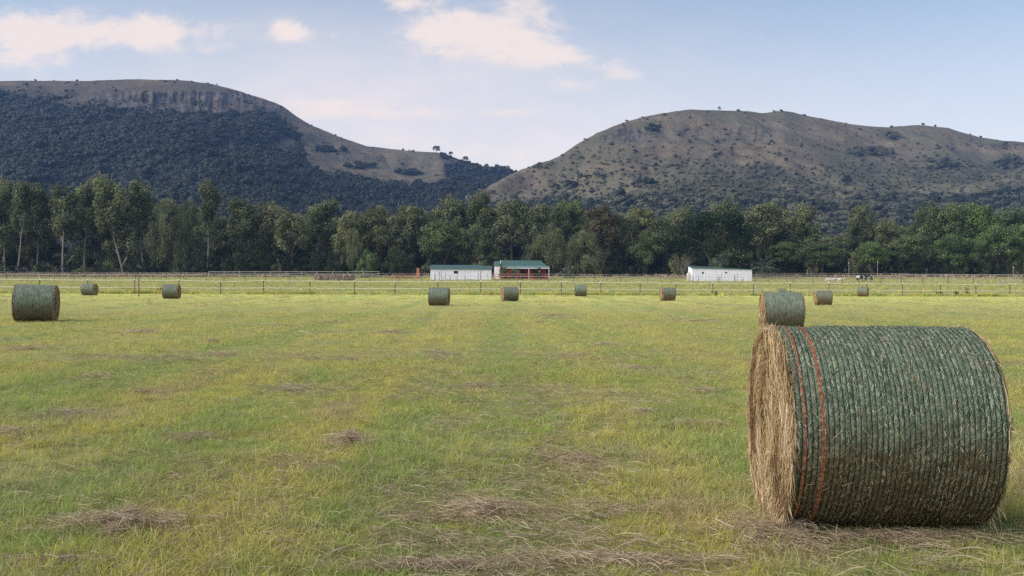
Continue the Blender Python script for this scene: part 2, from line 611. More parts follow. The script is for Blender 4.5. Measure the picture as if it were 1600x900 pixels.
def build_ground():
    rad = np.concatenate([[0.0], np.geomspace(0.8, 880, 300)])
    ang = np.concatenate([np.linspace(-46, 46, 460), np.linspace(46, 314, 161)[1:-1]])
    A = np.radians(ang)
    rr, aa = np.meshgrid(rad[1:], A, indexing='ij')
    x = rr * np.sin(aa); y = rr * np.cos(aa)
    z = gh(x, y)
    n_r, n_a = x.shape
    V = np.concatenate([[[0, 0, float(gh(0, 0))]], np.stack([x, y, z], -1).reshape(-1, 3)])
    i = np.arange(n_r - 1)[:, None] * n_a; j = np.arange(n_a)[None]; jn = (j + 1) % n_a
    f = 1 + np.stack([i + j, i + n_a + j, i + n_a + jn, i + jn], -1).reshape(-1, 4)
    mb = MB()
    mb.add(V, f, 0, 0.5, True)
    jj = np.arange(n_a)
    mb.f.append((np.stack([np.zeros(n_a, int), 1 + jj, 1 + (jj + 1) % n_a], -1), 0, np.full(n_a, .5), True))
    me = mb.mesh('ground', M['ground'])
    vx, vy = V[:, 0], V[:, 1]
    fy = 114.5 + 0.128 * vx     # near fence line
    n = fbm(vx * 0.03, vy * 0.12, 3, 4)
    past = sstep(vy - fy, -1.5, 2.0)
    soil = sstep(vy, 176, 186) * (1 - sstep(vy, 226, 240)) * (1 - sstep(vx, -88, -70)) * sstep(n, .25, .45)
    soil = np.maximum(soil, sstep(vy, 224, 236) * (1 - sstep(vy, 250, 262)) * sstep(fbm(vx * .04, vy * .1, 9), .45, .62) * 0.7)
    floor = sstep(vy, 246, 262) + 0 * vx
    ca = me.color_attributes.new('zone', 'FLOAT_COLOR', 'POINT')
    ca.data.foreach_set('color', np.stack([soil, past, floor, np.ones_like(soil)], -1).astype(np.float32).ravel())
    o = link('ground', me)
    tag(o, kind='structure')
    return o


build_ground()

# ------------------------------------------------------------------ scattering of uncountable stuff
def scatter(name, pts, rot, scl, idx, variants):
    me = bpy.data.meshes.new(name)
    n = len(pts)
    me.vertices.add(n)
    me.vertices.foreach_set('co', np.asarray(pts, np.float32).ravel())
    a = me.attributes.new('rot', 'FLOAT_VECTOR', 'POINT'); a.data.foreach_set('vector', np.asarray(rot, np.float32).ravel())
    a = me.attributes.new('scl', 'FLOAT_VECTOR', 'POINT'); a.data.foreach_set('vector', np.asarray(scl, np.float32).ravel())
    a = me.attributes.new('idx', 'INT', 'POINT'); a.data.foreach_set('value', np.asarray(idx, np.int32))
    o = link(name, me)
    c = bpy.data.collections.new(name + '_kinds')
    for i, vm in enumerate(variants):
        c.objects.link(bpy.data.objects.new('%s_kind_%02d' % (name, i), vm))
    ng = bpy.data.node_groups.new(name + '_scatter', 'GeometryNodeTree')
    ng.interface.new_socket('Geometry', in_out='INPUT', socket_type='NodeSocketGeometry')
    ng.interface.new_socket('Geometry', in_out='OUTPUT', socket_type='NodeSocketGeometry')
    N = ng.nodes; L = ng.links
    gi = N.new('NodeGroupInput'); go = N.new('NodeGroupOutput')
    iop = N.new('GeometryNodeInstanceOnPoints')
    ci = N.new('GeometryNodeCollectionInfo')
    ci.inputs['Collection'].default_value = c
    ci.inputs['Separate Children'].default_value = True
    ci.inputs['Reset Children'].default_value = True

    def na(nm, typ):
        q = N.new('GeometryNodeInputNamedAttribute'); q.data_type = typ
        q.inputs['Name'].default_value = nm
        return q.outputs['Attribute']
    L.new(gi.outputs[0], iop.inputs['Points'])
    L.new(ci.outputs[0], iop.inputs['Instance'])
    iop.inputs['Pick Instance'].default_value = True
    L.new(na('idx', 'INT'), iop.inputs['Instance Index'])
    e2r = N.new('FunctionNodeEulerToRotation')
    L.new(na('rot', 'FLOAT_VECTOR'), e2r.inputs[0])
    L.new(e2r.outputs[0], iop.inputs['Rotation'])
    L.new(na('scl', 'FLOAT_VECTOR'), iop.inputs['Scale'])
    L.new(iop.outputs[0], go.inputs[0])
    md = o.modifiers.new('scatter', 'NODES')
    md.node_group = ng
    tag(o, kind='stuff')
    return o


def blade_tuft(seed, n, hmin, hmax, spread, wid, lean=0.5, segs=3):
    r = np.random.default_rng(seed)
    base = np.zeros((n, 3)); rr = spread * np.sqrt(r.random(n)); th = r.random(n) * 2 * np.pi
    base[:, 0] = rr * np.cos(th); base[:, 1] = rr * np.sin(th); base[:, 2] = -0.01
    h = r.uniform(hmin, hmax, n)
    dth = th + r.normal(0, .9, n)
    ln = r.uniform(0.15, 1.0, n) * lean
    t = np.linspace(0, 1, segs + 1)[None, :]
    out = (ln * h)[:, None] * t ** 1.8
    P = base[:, None] + np.stack([out * np.cos(dth)[:, None], out * np.sin(dth)[:, None], h[:, None] * (t - 0.25 * ln[:, None] * t ** 2.5)], -1)
    fa = r.random(n) * np.pi
    side = np.stack([np.cos(fa), np.sin(fa), 0 * fa], -1)[:, None].repeat(segs + 1, 1)
    w = wid * r.uniform(.7, 1.3, n)[:, None] * np.array([1, .9, .65, .12, .1])[None, :segs + 1]
    return MB().ribbons(P, w, side, 0, r.random(n)).mesh('grass_tuft', M['grass'])


def straw_tuft(seed, n, spread, lmin, lmax, wid, zmax, mat):
    r = np.random.default_rng(seed)
    c = np.stack([r.normal(0, spread, n), r.normal(0, spread, n), r.uniform(0.015, zmax, n)], -1)
    L = r.uniform(lmin, lmax, n); a = r.random(n) * 2 * np.pi; tilt = r.normal(0, .22, n)
    d = np.stack([np.cos(a) * np.cos(tilt), np.sin(a) * np.cos(tilt), np.sin(tilt)], -1)
    bend = np.stack([-np.sin(a), np.cos(a), 0 * a], -1) * (r.normal(0, .16, n) * L)[:, None]
    t = np.linspace(-1, 1, 4)
    P = c[:, None] + d[:, None] * (t * .5)[None, :, None] * L[:, None, None] + bend[:, None] * (1 - t ** 2)[None, :, None]
    P[..., 2] += (0.12 * L * r.random(n))[:, None] * (1 - t ** 2)[None]
    P[..., 2] = np.maximum(P[..., 2], 0.004)
    ra = r.random(n) * np.pi
    s0 = np.stack([-np.sin(a), np.cos(a), 0 * a], -1)
    side = (s0 * np.cos(ra)[:, None] + np.array([0, 0, 1.])[None] * np.sin(ra)[:, None])[:, None].repeat(4, 1)
    return MB().ribbons(P, wid * r.uniform(.6, 1.4, n)[:, None] * np.array([.7, 1, 1, .6])[None], side, 0, r.random(n)).mesh('straw_tuft', mat)


def fan_points(r, n, d0, d1, half=40.0):
    d = np.sqrt(r.random(n) * (d1 ** 2 - d0 ** 2) + d0 ** 2)
    a = np.radians(r.uniform(-half, half, n))
    return d * np.sin(a), d * np.cos(a)


# bales: name kept for the field layout (photo column of the centre, forward distance, diameter, yaw)
HERO = (2.216, 6.36, R(-1.66), 1.236)


def build_grass():
    r = np.random.default_rng(11)
    var = [blade_tuft(i, 26, .022, .060, .075, .0036, 1.7) for i in range(3)] + \
          [blade_tuft(10 + i, 26, .035, .085, .07, .0036, 1.35) for i in range(3)] + \
          [blade_tuft(20 + i, 24, .055, .125, .06, .0038, 1.1) for i in range(2)]
    xs, ys, sc = [], [], []
    for (n, d0, d1, s) in ((33000, 1.6, 9, 1.0), (40000, 9, 20, 1.15), (36000, 20, 48, 1.45), (36000, 48, 150, 2.0)):
        x, y = fan_points(r, n, d0, d1, 70 if d1 < 10 else 58 if d1 < 21 else 44)
        xs.append(x); ys.append(y); sc.append(np.full(n, s))
    # sparse strip all round the camera so the field also works from a step aside
    x = np.concatenate(xs); y = np.concatenate(ys); s = np.concatenate(sc)
    fy = 114.5 + 0.128 * x
    keep = y < fy - 0.5
    hx, hy, ha, hw = HERO
    keep &= ~((np.abs(x - hx) < .66) & (np.abs(y - hy) < .20))
    # hay lies thick here: fewer blades
    dens = fbm(x * 1.1, y * 0.5, 77, 4)
    keep &= r.random(len(x)) < 0.55 + 0.6 * sstep(dens, .35, .6)
    x, y, s, dens = x[keep], y[keep], s[keep], dens[keep]
    n = len(x)
    lush = fbm(x * 0.6 + 5, y * 0.3, 31, 4) + r.normal(0, .07, n)
    idx = np.where(lush < .50, r.integers(0, 3, n), np.where(lush < .64, r.integers(3, 6, n), r.integers(6, 8, n)))
    idx = np.where(y > 30, np.minimum(idx, 5), idx)
    sz = s * r.uniform(.75, 1.3, n)
    zz = np.minimum(sz, 1.25 + 0 * sz) * r.uniform(.8, 1.2, n)
    pts = np.stack([x, y, gh(x, y)], -1)
    rot = np.stack([r.normal(0, .12, n), r.normal(0, .12, n), r.random(n) * 6.283], -1)
    scatter('grass', pts, rot, np.stack([sz, sz, zz], -1), idx, var)

    # uncut strip along the fence and rough pasture beyond it
    n = 5200
    x = r.uniform(-110, 110, n)
    y = 114.5 + 0.128 * x + r.normal(0.2, 0.55, n)
    clump = fbm(x * .35, y * .1, 41, 3)
    k = r.random(n) < .25 + 1.3 * sstep(clump, .4, .65)
    x, y, clump = x[k], y[k], clump[k]
    n2 = 26000
    x2 = r.uniform(-190, 190, n2); y2 = r.uniform(112, 246, n2)
    k = y2 > 115.5 + .128 * x2
    x2, y2 = x2[k], y2[k]
    xa = np.concatenate([x, x2]); ya = np.concatenate([y, y2])
    sa = np.concatenate([2.6 + 2.6 * (clump - .3) * r.uniform(.6, 1.3, len(x)), r.uniform(1.6, 2.7, len(x2))])
    n = len(xa)
    pts = np.stack([xa, ya, gh(xa, ya)], -1)
    rot = np.stack([0 * xa, 0 * xa, r.random(n) * 6.283], -1)
    scatter('pasture_grass', pts, rot, np.stack([sa * 1.4, sa * 1.4, sa * .9], -1), r.integers(3, 8, n),
            [blade_tuft(50 + i, 14, .06, .15, .08, .012, .7, 2) for i in range(8)])

    # pale dry tussocks at the foot of the gum trees
    n = 1500
    x = np.concatenate([r.uniform(-150, -72, 1100), r.uniform(-72, 150, 400)]); y = r.normal(241, 3.2, n)
    c = fbm(x * .12, y * .12, 61, 3); k = c > .42
    x, y = x[k], y[k]; n = len(x)
    pts = np.stack([x, y, gh(x, y)], -1)
    s = r.uniform(2.5, 6.0, n)
    scatter('dry_tussock_grass', pts, np.stack([0 * x, 0 * x, r.random(n) * 6.283], -1), np.stack([s * 1.3, s * 1.3, s], -1),
            r.integers(0, 3, n), [straw_blades(i) for i in range(3)])


def straw_blades(seed):
    me = blade_tuft(90 + seed, 26, .08, .22, .10, .02, .9, 2)
    me.materials.clear(); me.materials.append(M['straw'])
    return me


build_grass()

# hay left behind: (photo X, photo Y of its middle, half width m, half depth m, strands, height)
HAY = [
    (195, 832, .58, .32, 1150, .11, "wide grey heap of loose hay low on the left side of the field"),
    (545, 700, .28, .34, 620, .12, "small peaked tuft of brown hay in the green middle of the field"),
    (765, 806, .40, .28, 620, .08, "grey hay heap left of centre with one long straw pointing out"),
    (1000, 800, .75, .34, 620, .035, "thin drawn out layer of hay between centre heap and big bale"),
    (1208, 842, .48, .60, 1700, .09, "thick swath of pinkish hay spilling from the corner of big bale"),
    (1400, 848, .95, .22, 1100, .055, "flattened hay along the underside of the big bale"),
    (1000, 650, .36, .40, 420, .06, "pale hay patch left of the big bale, nearer of two small ones"),
    (1085, 667, .42, .30, 420, .05, "brown hay patch with a dark clod beside the big bale's end"),
    (1100, 612, .40, .50, 380, .05, "pinkish hay patch just behind the left end of the big bale"),
    (750, 604, .45, .45, 380, .05, "faint grey hay patch in the middle of the field"),
    (105, 652, .55, .60, 520, .06, "rusty brown hay patch near the left edge of the field"),
    (215, 616, .45, .55, 380, .05, "small hay patch behind the rusty brown one"),
    (40, 546, 1.1, 1.2, 560, .07, "long brown streak of hay lying below the big left bale"),
    (220, 520, 1.1, 1.6, 600, .07, "grey streak of hay right of the big left bale"),
    (345, 556, .55, .8, 300, .06, "broken hay streak left of the field's middle"),
    (12, 682, .35, .5, 420, .06, "whitish hay patch cut by the left edge"),
    (870, 494, 1.8, 3.0, 700, .07, "pink streak of hay far out in the middle of the field"),
    (1090, 503, 2.0, 2.6, 700, .07, "pale streak of hay left of the second nearest bale"),
    (687, 553, .45, .6, 260, .06, "small pale hay patch under the middle bale"),
    (330, 536, .35, .5, 240, .09, "little dark hay tuft left of the field's middle"),
    (545, 566, .3, .4, 240, .07, "little dark hay tuft near the field's middle"),
    (520, 505, 1.5, 2.5, 420, .05, "thin hay streak between the left bales and the middle bale"),
    (985, 577, .5, .7, 420, .05, "flat pale hay patch halfway between middle bale and big bale"),
    (945, 540, .6, 1.0, 420, .05, "thin hay streak short of the brownish grey distant bale"),
    (610, 520, .8, 1.5, 420, .05, "hay streak in line with the middle bale and nearer to the camera"),
    (300, 690, .35, .45, 380, .05, "flattened hay patch on the left between rusty patch and grey heap"),
    (905, 725, .30, .35, 420, .04, "flattened greyish hay patch above the centre heap"),
    (150, 590, .7, .9, 420, .05, "broad faint hay patch far left beyond the rusty one"),
    (455, 610, .45, .6, 360, .05, "thin hay patch left of the middle, beyond the peaked tuft"),
    (690, 890, .9, .16, 500, .035, "hay scattered along the bottom edge of the picture, left piece"),
    (1000, 880, 1.0, .2, 650, .04, "hay scattered along the bottom edge below the centre heap"),
    (90, 885, .35, .16, 300, .04, "hay scattered in the bottom left corner"),
    (640, 815, .35, .25, 180, .03, "few pale straws on the grass beside the centre heap"),
]


def hay_patch(X, Y, rx, ry, n, zt, seed):
    d = CAM_H * FOC / (Y - float(hor(X)))
    x0 = at(X, d)
    r = np.random.default_rng(seed)
    n = int(n * (1.1 if Y < 640 else 2.3))
    rx *= .8 if Y < 640 else 1
    rad = np.abs(r.normal(0, .55, n)); th = r.random(n) * 6.283
    px = rad * np.cos(th) * rx + 0.16 * rx * np.sin(5 * th + seed); py = rad * np.sin(th) * ry
    hump = np.clip(1 - (rad / 1.25) ** 2, 0.08, 1)
    lump = fbm((px + seed) * 6, py * 6, seed, 3)
    pz = 0.012 + zt * hump * (0.45 + 1.1 * lump) * r.random(n) ** .6
    L = np.where(r.random(n) < .6, r.uniform(.02, .09, n), r.uniform(.06, .24, n)) * (1 + .4 * (d > 15)); main = r.random() * np.pi
    a = np.where(r.random(n) < .55, main + r.normal(0, .5, n), r.random(n) * 6.283)
    tilt = r.normal(0, .16, n)
    c = np.stack([px, py, pz], -1)
    dv = np.stack([np.cos(a) * np.cos(tilt), np.sin(a) * np.cos(tilt), np.sin(tilt)], -1)
    nv = np.stack([-np.sin(a), np.cos(a), 0 * a], -1)
    t = np.linspace(-1, 1, 5)
    P = c[:, None] + dv[:, None] * (t * .5)[None, :, None] * L[:, None, None] + (nv * (r.normal(0, .14, n) * L)[:, None])[:, None] * (1 - t ** 2)[None, :, None]
    P[..., 2] += (r.normal(.02, .05, n) * L)[:, None] * (1 - t ** 2)[None]
    P[..., 2] = np.maximum(P[..., 2], .006)
    ra = r.random(n) * np.pi
    side = (nv * np.cos(ra)[:, None] + np.array([[0, 0, 1.]]) * np.sin(ra)[:, None])[:, None].repeat(5, 1)
    w = (.0020 if d < 10 else .0020 * (d / 10) ** .8) * r.uniform(.6, 1.5, n)[:, None]
    tint = np.clip(r.normal(.62, .24, n) + .25 * (lump - .5) - .1 * (pz < .02), 0, 1)
    P[..., 2] += gh(P[..., 0] + x0, P[..., 1] + d)
    mb = MB().ribbons(P, w, side, 0, tint)
    return mb.mesh('loose_hay', M['straw']), (x0, d, 0)


for i, (X, Y, rx, ry, n, zt, lab) in enumerate(HAY):
    me, loc = hay_patch(X, Y, rx, ry, n, zt, 300 + i)
    o = link('loose_hay', me, None, loc)
    tag(o, lab, 'loose hay', 'loose hay left on the mown field')


def hay_litter():
    r = np.random.default_rng(21)
    var = [straw_tuft(i, 18, .10, .04, .18, .0020, .03, M['straw']) for i in range(4)] + \
          [straw_tuft(9 + i, 16, .25, .12, .4, .006, .045, M['straw']) for i in range(3)]
    x, y = [], []
    for (n, d0, d1) in ((4200, 3.2, 9), (6400, 9, 22), (3600, 22, 110)):
        a, b = fan_points(r, n, d0, d1); x.append(a); y.append(b)
    x = np.concatenate(x); y = np.concatenate(y)
    c = fbm(x * 0.9, y * 0.42, 55, 4)
    k = (r.random(len(x)) < (sstep(c, .46, .70) * .70 + .26) * np.where(y > 22, .6, 1)) & (y < 112 + .128 * x)
    hx, hy, ha, hw = HERO
    k &= ~((np.abs(x - hx) < .6) & (np.abs(y - hy) < .3))
    x, y = x[k], y[k]; n = len(x)
    s = r.uniform(.8, 1.5, n) * np.where(y > 22, 1.3, 1)
    idx = np.where(y + r.normal(0, 9, n) > 40, r.integers(4, 7, n), r.integers(0, 4, n))
    scatter('hay_litter', np.stack([x, y, gh(x, y)], -1), np.stack([0 * x, 0 * x, r.random(n) * 6.283], -1),
            np.stack([s, s, s], -1), idx, var)


hay_litter()

# ------------------------------------------------------------------ hills
LEFT_SKY = [(-900, 215), (-600, 175), (-300, 140), (0, 127), (60, 126), (120, 127), (200, 124), (290, 126), (340, 134), (400, 150),
            (440, 165), (460, 180), (480, 193), (520, 210), (570, 228), (640, 236), (690, 239), (720, 250), (750, 260),
            (800, 267), (830, 280), (880, 315), (960, 350)]
RIGHT_SKY = [(640, 372), (700, 332), (750, 300), (790, 276), (815, 265), (870, 245), (900, 226), (930, 208), (960, 196), (1000, 183),
             (1050, 174), (1080, 171), (1160, 173.5), (1190, 177), (1225, 172.5), (1260, 181), (1330, 195), (1380, 199),
             (1430, 195), (1480, 200), (1530, 215), (1600, 223), (1800, 240), (2100, 290), (2500, 340)]


def smooth_interp(X, pts):
    p = np.array(pts, float)
    xs = np.arange(p[0, 0], p[-1, 0] + 1, 2.0)
    ys = np.interp(xs, p[:, 0], p[:, 1])
    k = np.hanning(13); k /= k.sum()
    yp = np.convolve(np.pad(ys, 6, mode='edge'), k, 'valid')
    return np.interp(X, xs, yp)


def hill(which):
    if which == 0:
        sky, X = LEFT_SKY, np.linspace(-900, 960, 900)
        yc = np.interp(X, [-900, 350, 480, 700, 960], [1350, 1350, 1400, 1480, 1560])
    else:
        sky, X = RIGHT_SKY, np.linspace(640, 2500, 900)
        yc = np.interp(X, [640, 815, 1000, 1200, 1400, 2500], [760, 980, 1150, 1250, 1330, 1400])
    u = (X - 800) / FOC
    zc = height_at(X, smooth_interp(X, sky), yc)
    ybase = 430.0
    t = np.concatenate([np.linspace(0, 1, 300) ** 0.9, 1 + np.linspace(0, 1, 40)[1:] ** 1.5 * 0.55])
    T, XX = np.meshgrid(t, X, indexing='ij')
    U = np.broadcast_to(u, T.shape); YC = np.broadcast_to(yc, T.shape); ZC = np.broadcast_to(zc, T.shape)
    Y = ybase + (YC - ybase) * T
    zb = gh(U * ybase, np.full_like(Y, ybase)) - 1.0
    Tc = np.clip(T, 0, 1)
    rise = 0.40 * Tc + 0.60 * Tc ** 1.75
    Z = zb + (ZC - zb) * rise
    # behind the crest: rolls over and falls away
    back = np.clip((T - 1) / .55, 0, 1)
    Z = Z - back * 0.25 * (ZC - zb) * (0.3 + back)
    x = U * Y
    # relief: gullies and ledges
    rel = fbm(x * .006, Y * .006, 71 + which, 5) - .5
    gul = np.abs(fbm(x * .009, Y * .0035, 81 + which, 4) - .5)
    env = sstep(Tc, 0.02, .3) * (1 - sstep(T, .90, .985))
    Z = Z + env * (rel * 34 - (0.12 - gul) * 60 * (gul < .12))
    Z = Z + (1 - env * .5) * (fbm(x * .05, Y * .05, 91, 3) - .5) * 2.2
    pixY = hor(XX) - (Z - CAM_H) / Y * FOC
    # cliff band
    if which == 0:
        cl = sstep(XX, 90, 200) * (1 - sstep(XX, 430, 475)) * sstep(pixY, 140, 150) * (1 - sstep(pixY, 172, 186))
    else:
        cl = 0.45 * sstep(XX, 900, 960) * (1 - sstep(XX, 1240, 1300)) * sstep(pixY, 196, 204) * (1 - sstep(pixY, 218, 228))
    but = np.abs(fbm(U * 85 + .5 * fbm(U * 40, Z * .02, 7, 2), Z * .012 + U * 9, 101, 5, .62) - .5) * 2.0 + .5 * (fbm(U * 60, Z * .11, 141, 3) - .5)
    cl = cl * (.35 + .9 * sstep(fbm(U * 26, Z * .015, 151, 3), .38, .62))
    Yd = Y - cl * (but - .35) * (26 if which == 0 else 26)
    xd = U * Yd
    V = np.stack([xd, Yd, Z], -1)
    nr, nc = T.shape
    i = np.arange(nr - 1)[:, None] * nc; j = np.arange(nc - 1)[None]
    f = np.stack([i + j, i + j + 1, i + nc + j + 1, i + nc + j], -1).reshape(-1, 4)
    me = MB().add(V.reshape(-1, 3), f, 0, .5, True).mesh('hill', M['hill'])
    # land cover layer: R rock, G green grass, B forest floor
    n = fbm(x * .012, Y * .012, 111, 4); n2 = fbm(x * .04, Y * .04, 121, 3)
    fd = forest_density(which, XX, pixY, n, n2)
    rock = np.clip(cl * 1.5 * sstep(fbm(x * .03, Z * .05, 131, 3), .28, .5), 0, 1)
    top = sstep(pixY, 300, 230)
    grn = sstep(n + .25 * n2 - .15 * top, .42, .66)
    if which == 0:
        grn = grn * .35 + .3 * sstep(XX, 400, 470) * sstep(n2, .4, .6)
    if which == 1:
        grn = np.maximum(grn * .8, .8 * sstep(pixY, 255, 285) * sstep(XX, 850, 950))
    # shade on the left hill's top is put into its colour; right hill only mottled
    dim = .88 * (1 - sstep(XX, 400, 520)) * sstep(n + .5 * n2, .35, .8) if which == 0 else .45 * sstep(n + .4 * n2, .6, .9)
    ca = me.color_attributes.new('cover', 'FLOAT_COLOR', 'POINT')
    ca.data.foreach_set('color', np.stack([rock, grn, np.clip(fd, 0, 1), dim], -1).astype(np.float32).ravel())
    o = link('hill', me)
    tag(o, kind='structure')
    return V, XX, pixY, fd, T


def blob(X, Y, cx, cy, rx, ry):
    return np.exp(-(((X - cx) / rx) ** 2 + ((Y - cy) / ry) ** 2) * 1.2)


def forest_density(which, X, Y, n, n2):
    if which == 0:
        top = np.interp(X, [-900, 0, 60, 130, 200, 300, 380, 430, 460, 480, 520, 600, 680, 720, 960],
                        [185, 152, 158, 168, 186, 192, 188, 178, 205, 262, 272, 282, 286, 262, 255])
        d = sstep(Y + (n - .5) * 46 + (n2 - .5) * 16, top - 16, top + 16)
        # grassy spur and clearings
        clear = np.maximum.reduce([blob(X, Y, 445, 228, 26, 16), blob(X, Y, 500, 248, 45, 16), blob(X, Y, 460, 268, 26, 10),
                                   blob(X, Y, 600, 255, 75, 16), blob(X, Y, 655, 284, 28, 6), blob(X, Y, 690, 270, 22, 6)])
        d = d * (1 - .94 * sstep(clear + (n2 - .5) * .5, .35, .8))
        extra = np.maximum.reduce([blob(X, Y, 640, 272, 30, 7), blob(X, Y, 715, 265, 30, 14), blob(X, Y, 745, 262, 18, 10),
                                   blob(X, Y, 790, 268, 40, 9), blob(X, Y, 520, 236, 40, 4), blob(X, Y, 735, 290, 26, 18),
                                   blob(X, Y, 700, 246, 18, 6), blob(X, Y, 560, 262, 30, 5)])
        d = np.maximum(d, .85 * sstep(extra + (n2 - .5) * .8, .35, .8))
        band = sstep(Y, 148, 160) * (1 - sstep(X, 380, 470)) * .35 * sstep(n2, .45, .6)
        return np.maximum(d, band)
    low = np.interp(X, [640, 740, 800, 850, 1000, 1100, 1300, 1400, 1500, 1600, 2500],
                    [322, 320, 316, 306, 312, 322, 316, 310, 304, 290, 306])
    d = sstep(Y + (n - .5) * 30 + (n2 - .5) * 14, low - 16, low + 14)
    extra = np.maximum.reduce([blob(X, Y, 1370, 238, 55, 10), blob(X, Y, 1470, 262, 55, 16), blob(X, Y, 1570, 258, 45, 18),
                               blob(X, Y, 1395, 212, 16, 10), blob(X, Y, 1560, 232, 40, 7), blob(X, Y, 1322, 286, 14, 7), blob(X, Y, 1272, 296, 12, 5),
                               blob(X, Y, 1010, 285, 22, 5), blob(X, Y, 1185, 232, 10, 4), blob(X, Y, 1112, 233, 16, 4),
                               blob(X, Y, 880, 292, 40, 4), blob(X, Y, 1020, 203, 14, 8)])
    d = np.maximum(d * .8, .62 * sstep(extra + (n2 - .5) * 1.1, .35, .95))
    scrub = sstep(Y, 225, 300) * sstep(n + .6 * n2, .55, 1.0) * sstep(X, 860, 960) * .42
    return np.maximum(d, scrub)


def mat_hill():
    m, g = new_mat('hillside')
    pos = g.node('ShaderNodeNewGeometry').outputs['Position']
    cov = g.attr('cover')
    cs = g.node('ShaderNodeSeparateColor'); g.l.new(cov['Color'], cs.inputs[0])
    cs_dim = cov['Alpha']
    n1 = g.noise(pos, .03, 6, .68)
    n2 = g.noise(pos, .16, 5, .7)
    x, y, z = g.xyz(pos)
    strat = g.noise(g.cxyz(g.m('MULTIPLY', x, .01), g.m('MULTIPLY', y, .01), g.m('MULTIPLY', z, .22)), 1.0, 4, .6)
    c = g.mix(g.ss(n1, .35, .65), HILL_TAN, HILL_TAN2)
    c = g.mix(cs_dim, c, (0.085, 0.068, 0.058))  # painted shade of the left hill top, mottling on the right hill
    c = g.mix(g.m('MULTIPLY', cs.outputs[1], g.ss(n2, .3, .7, .45, 1.0)), c, (0.130, 0.132, 0.080))
    c = g.mix(g.m('MULTIPLY', g.ss(n2, .50, .68), .45), c, (0.070, 0.070, 0.050))
    c = g.mix(g.m('MULTIPLY', g.ss(strat, .57, .66), .5), c, (0.17, 0.145, 0.125))
    rock = g.mix(g.ss(n2, .35, .65), (0.06, 0.053, 0.05), (0.17, 0.15, 0.135))
    c = g.mix(cs.outputs[0], c, rock)
    c = g.mix(cs.outputs[2], c, g.mix(n2, (0.012, 0.018, 0.011), (0.035, 0.045, 0.026)))
    finish(g, c, .95, .05, g.m('ADD', g.m('MULTIPLY', n1, 2.0), n2), .8, 4.0)
    return m


HILL_TAN = (0.142, 0.114, 0.080)
HILL_TAN2 = (0.205, 0.165, 0.112)
M['hill'] = mat_hill()
M['scrub_leaf'] = mat_leaf('hill_scrub_leaf', (0.060, 0.062, 0.044), (0.115, 0.115, 0.078), trans=0.1)


def bush_mesh(seed, n_lump=7, mat='bush_leaf'):
    r = np.random.default_rng(seed)
    mb = MB()
    nu, nv = 9, 6
    th = np.arange(nu) * 2 * np.pi / nu; ph = np.linspace(0.02, np.pi * .98, nv)
    P, T = np.meshgrid(ph, th, indexing='ij')
    for k in range(n_lump):
        c = np.array([r.normal(0, .26), r.normal(0, .26), r.uniform(.28, .72)]) if k else np.array([0, 0, .42])
        s = r.uniform(.20, .34) if k else .42
        rr = s * (1 + r.uniform(-.28, .28, P.shape))
        v = c + np.stack([rr * np.sin(P) * np.cos(T), rr * np.sin(P) * np.sin(T), rr * np.cos(P) * .85], -1)
        i = np.arange(nv - 1)[:, None] * nu; j = np.arange(nu)[None]; jn = (j + 1) % nu
        f = np.stack([i + j, i + nu + j, i + nu + jn, i + jn], -1).reshape(-1, 4)
        mb.add(v.reshape(-1, 3), f, 0, np.clip(r.uniform(.2, .8) + r.normal(0, .12, len(f)), 0, 1), False)
    n = 60
    d = unit(r.normal(size=(n, 3))); d[:, 2] = np.abs(d[:, 2])
    c = d * np.array([.5, .5, .45]) * r.uniform(.85, 1.12, (n, 1)) + np.array([0, 0, .42])
    a = unit(np.cross(d, r.normal(size=(n, 3)))); b = np.cross(d, a)
    s = r.uniform(.05, .11, (n, 1))
    v = np.stack([c - a * s, c - b * s, c + a * s, c + b * s], 1).reshape(-1, 3)
    mb.add(v, np.arange(4 * n).reshape(-1, 4), 0, r.random(n))
    return mb.mesh('hill_bush', M[mat])


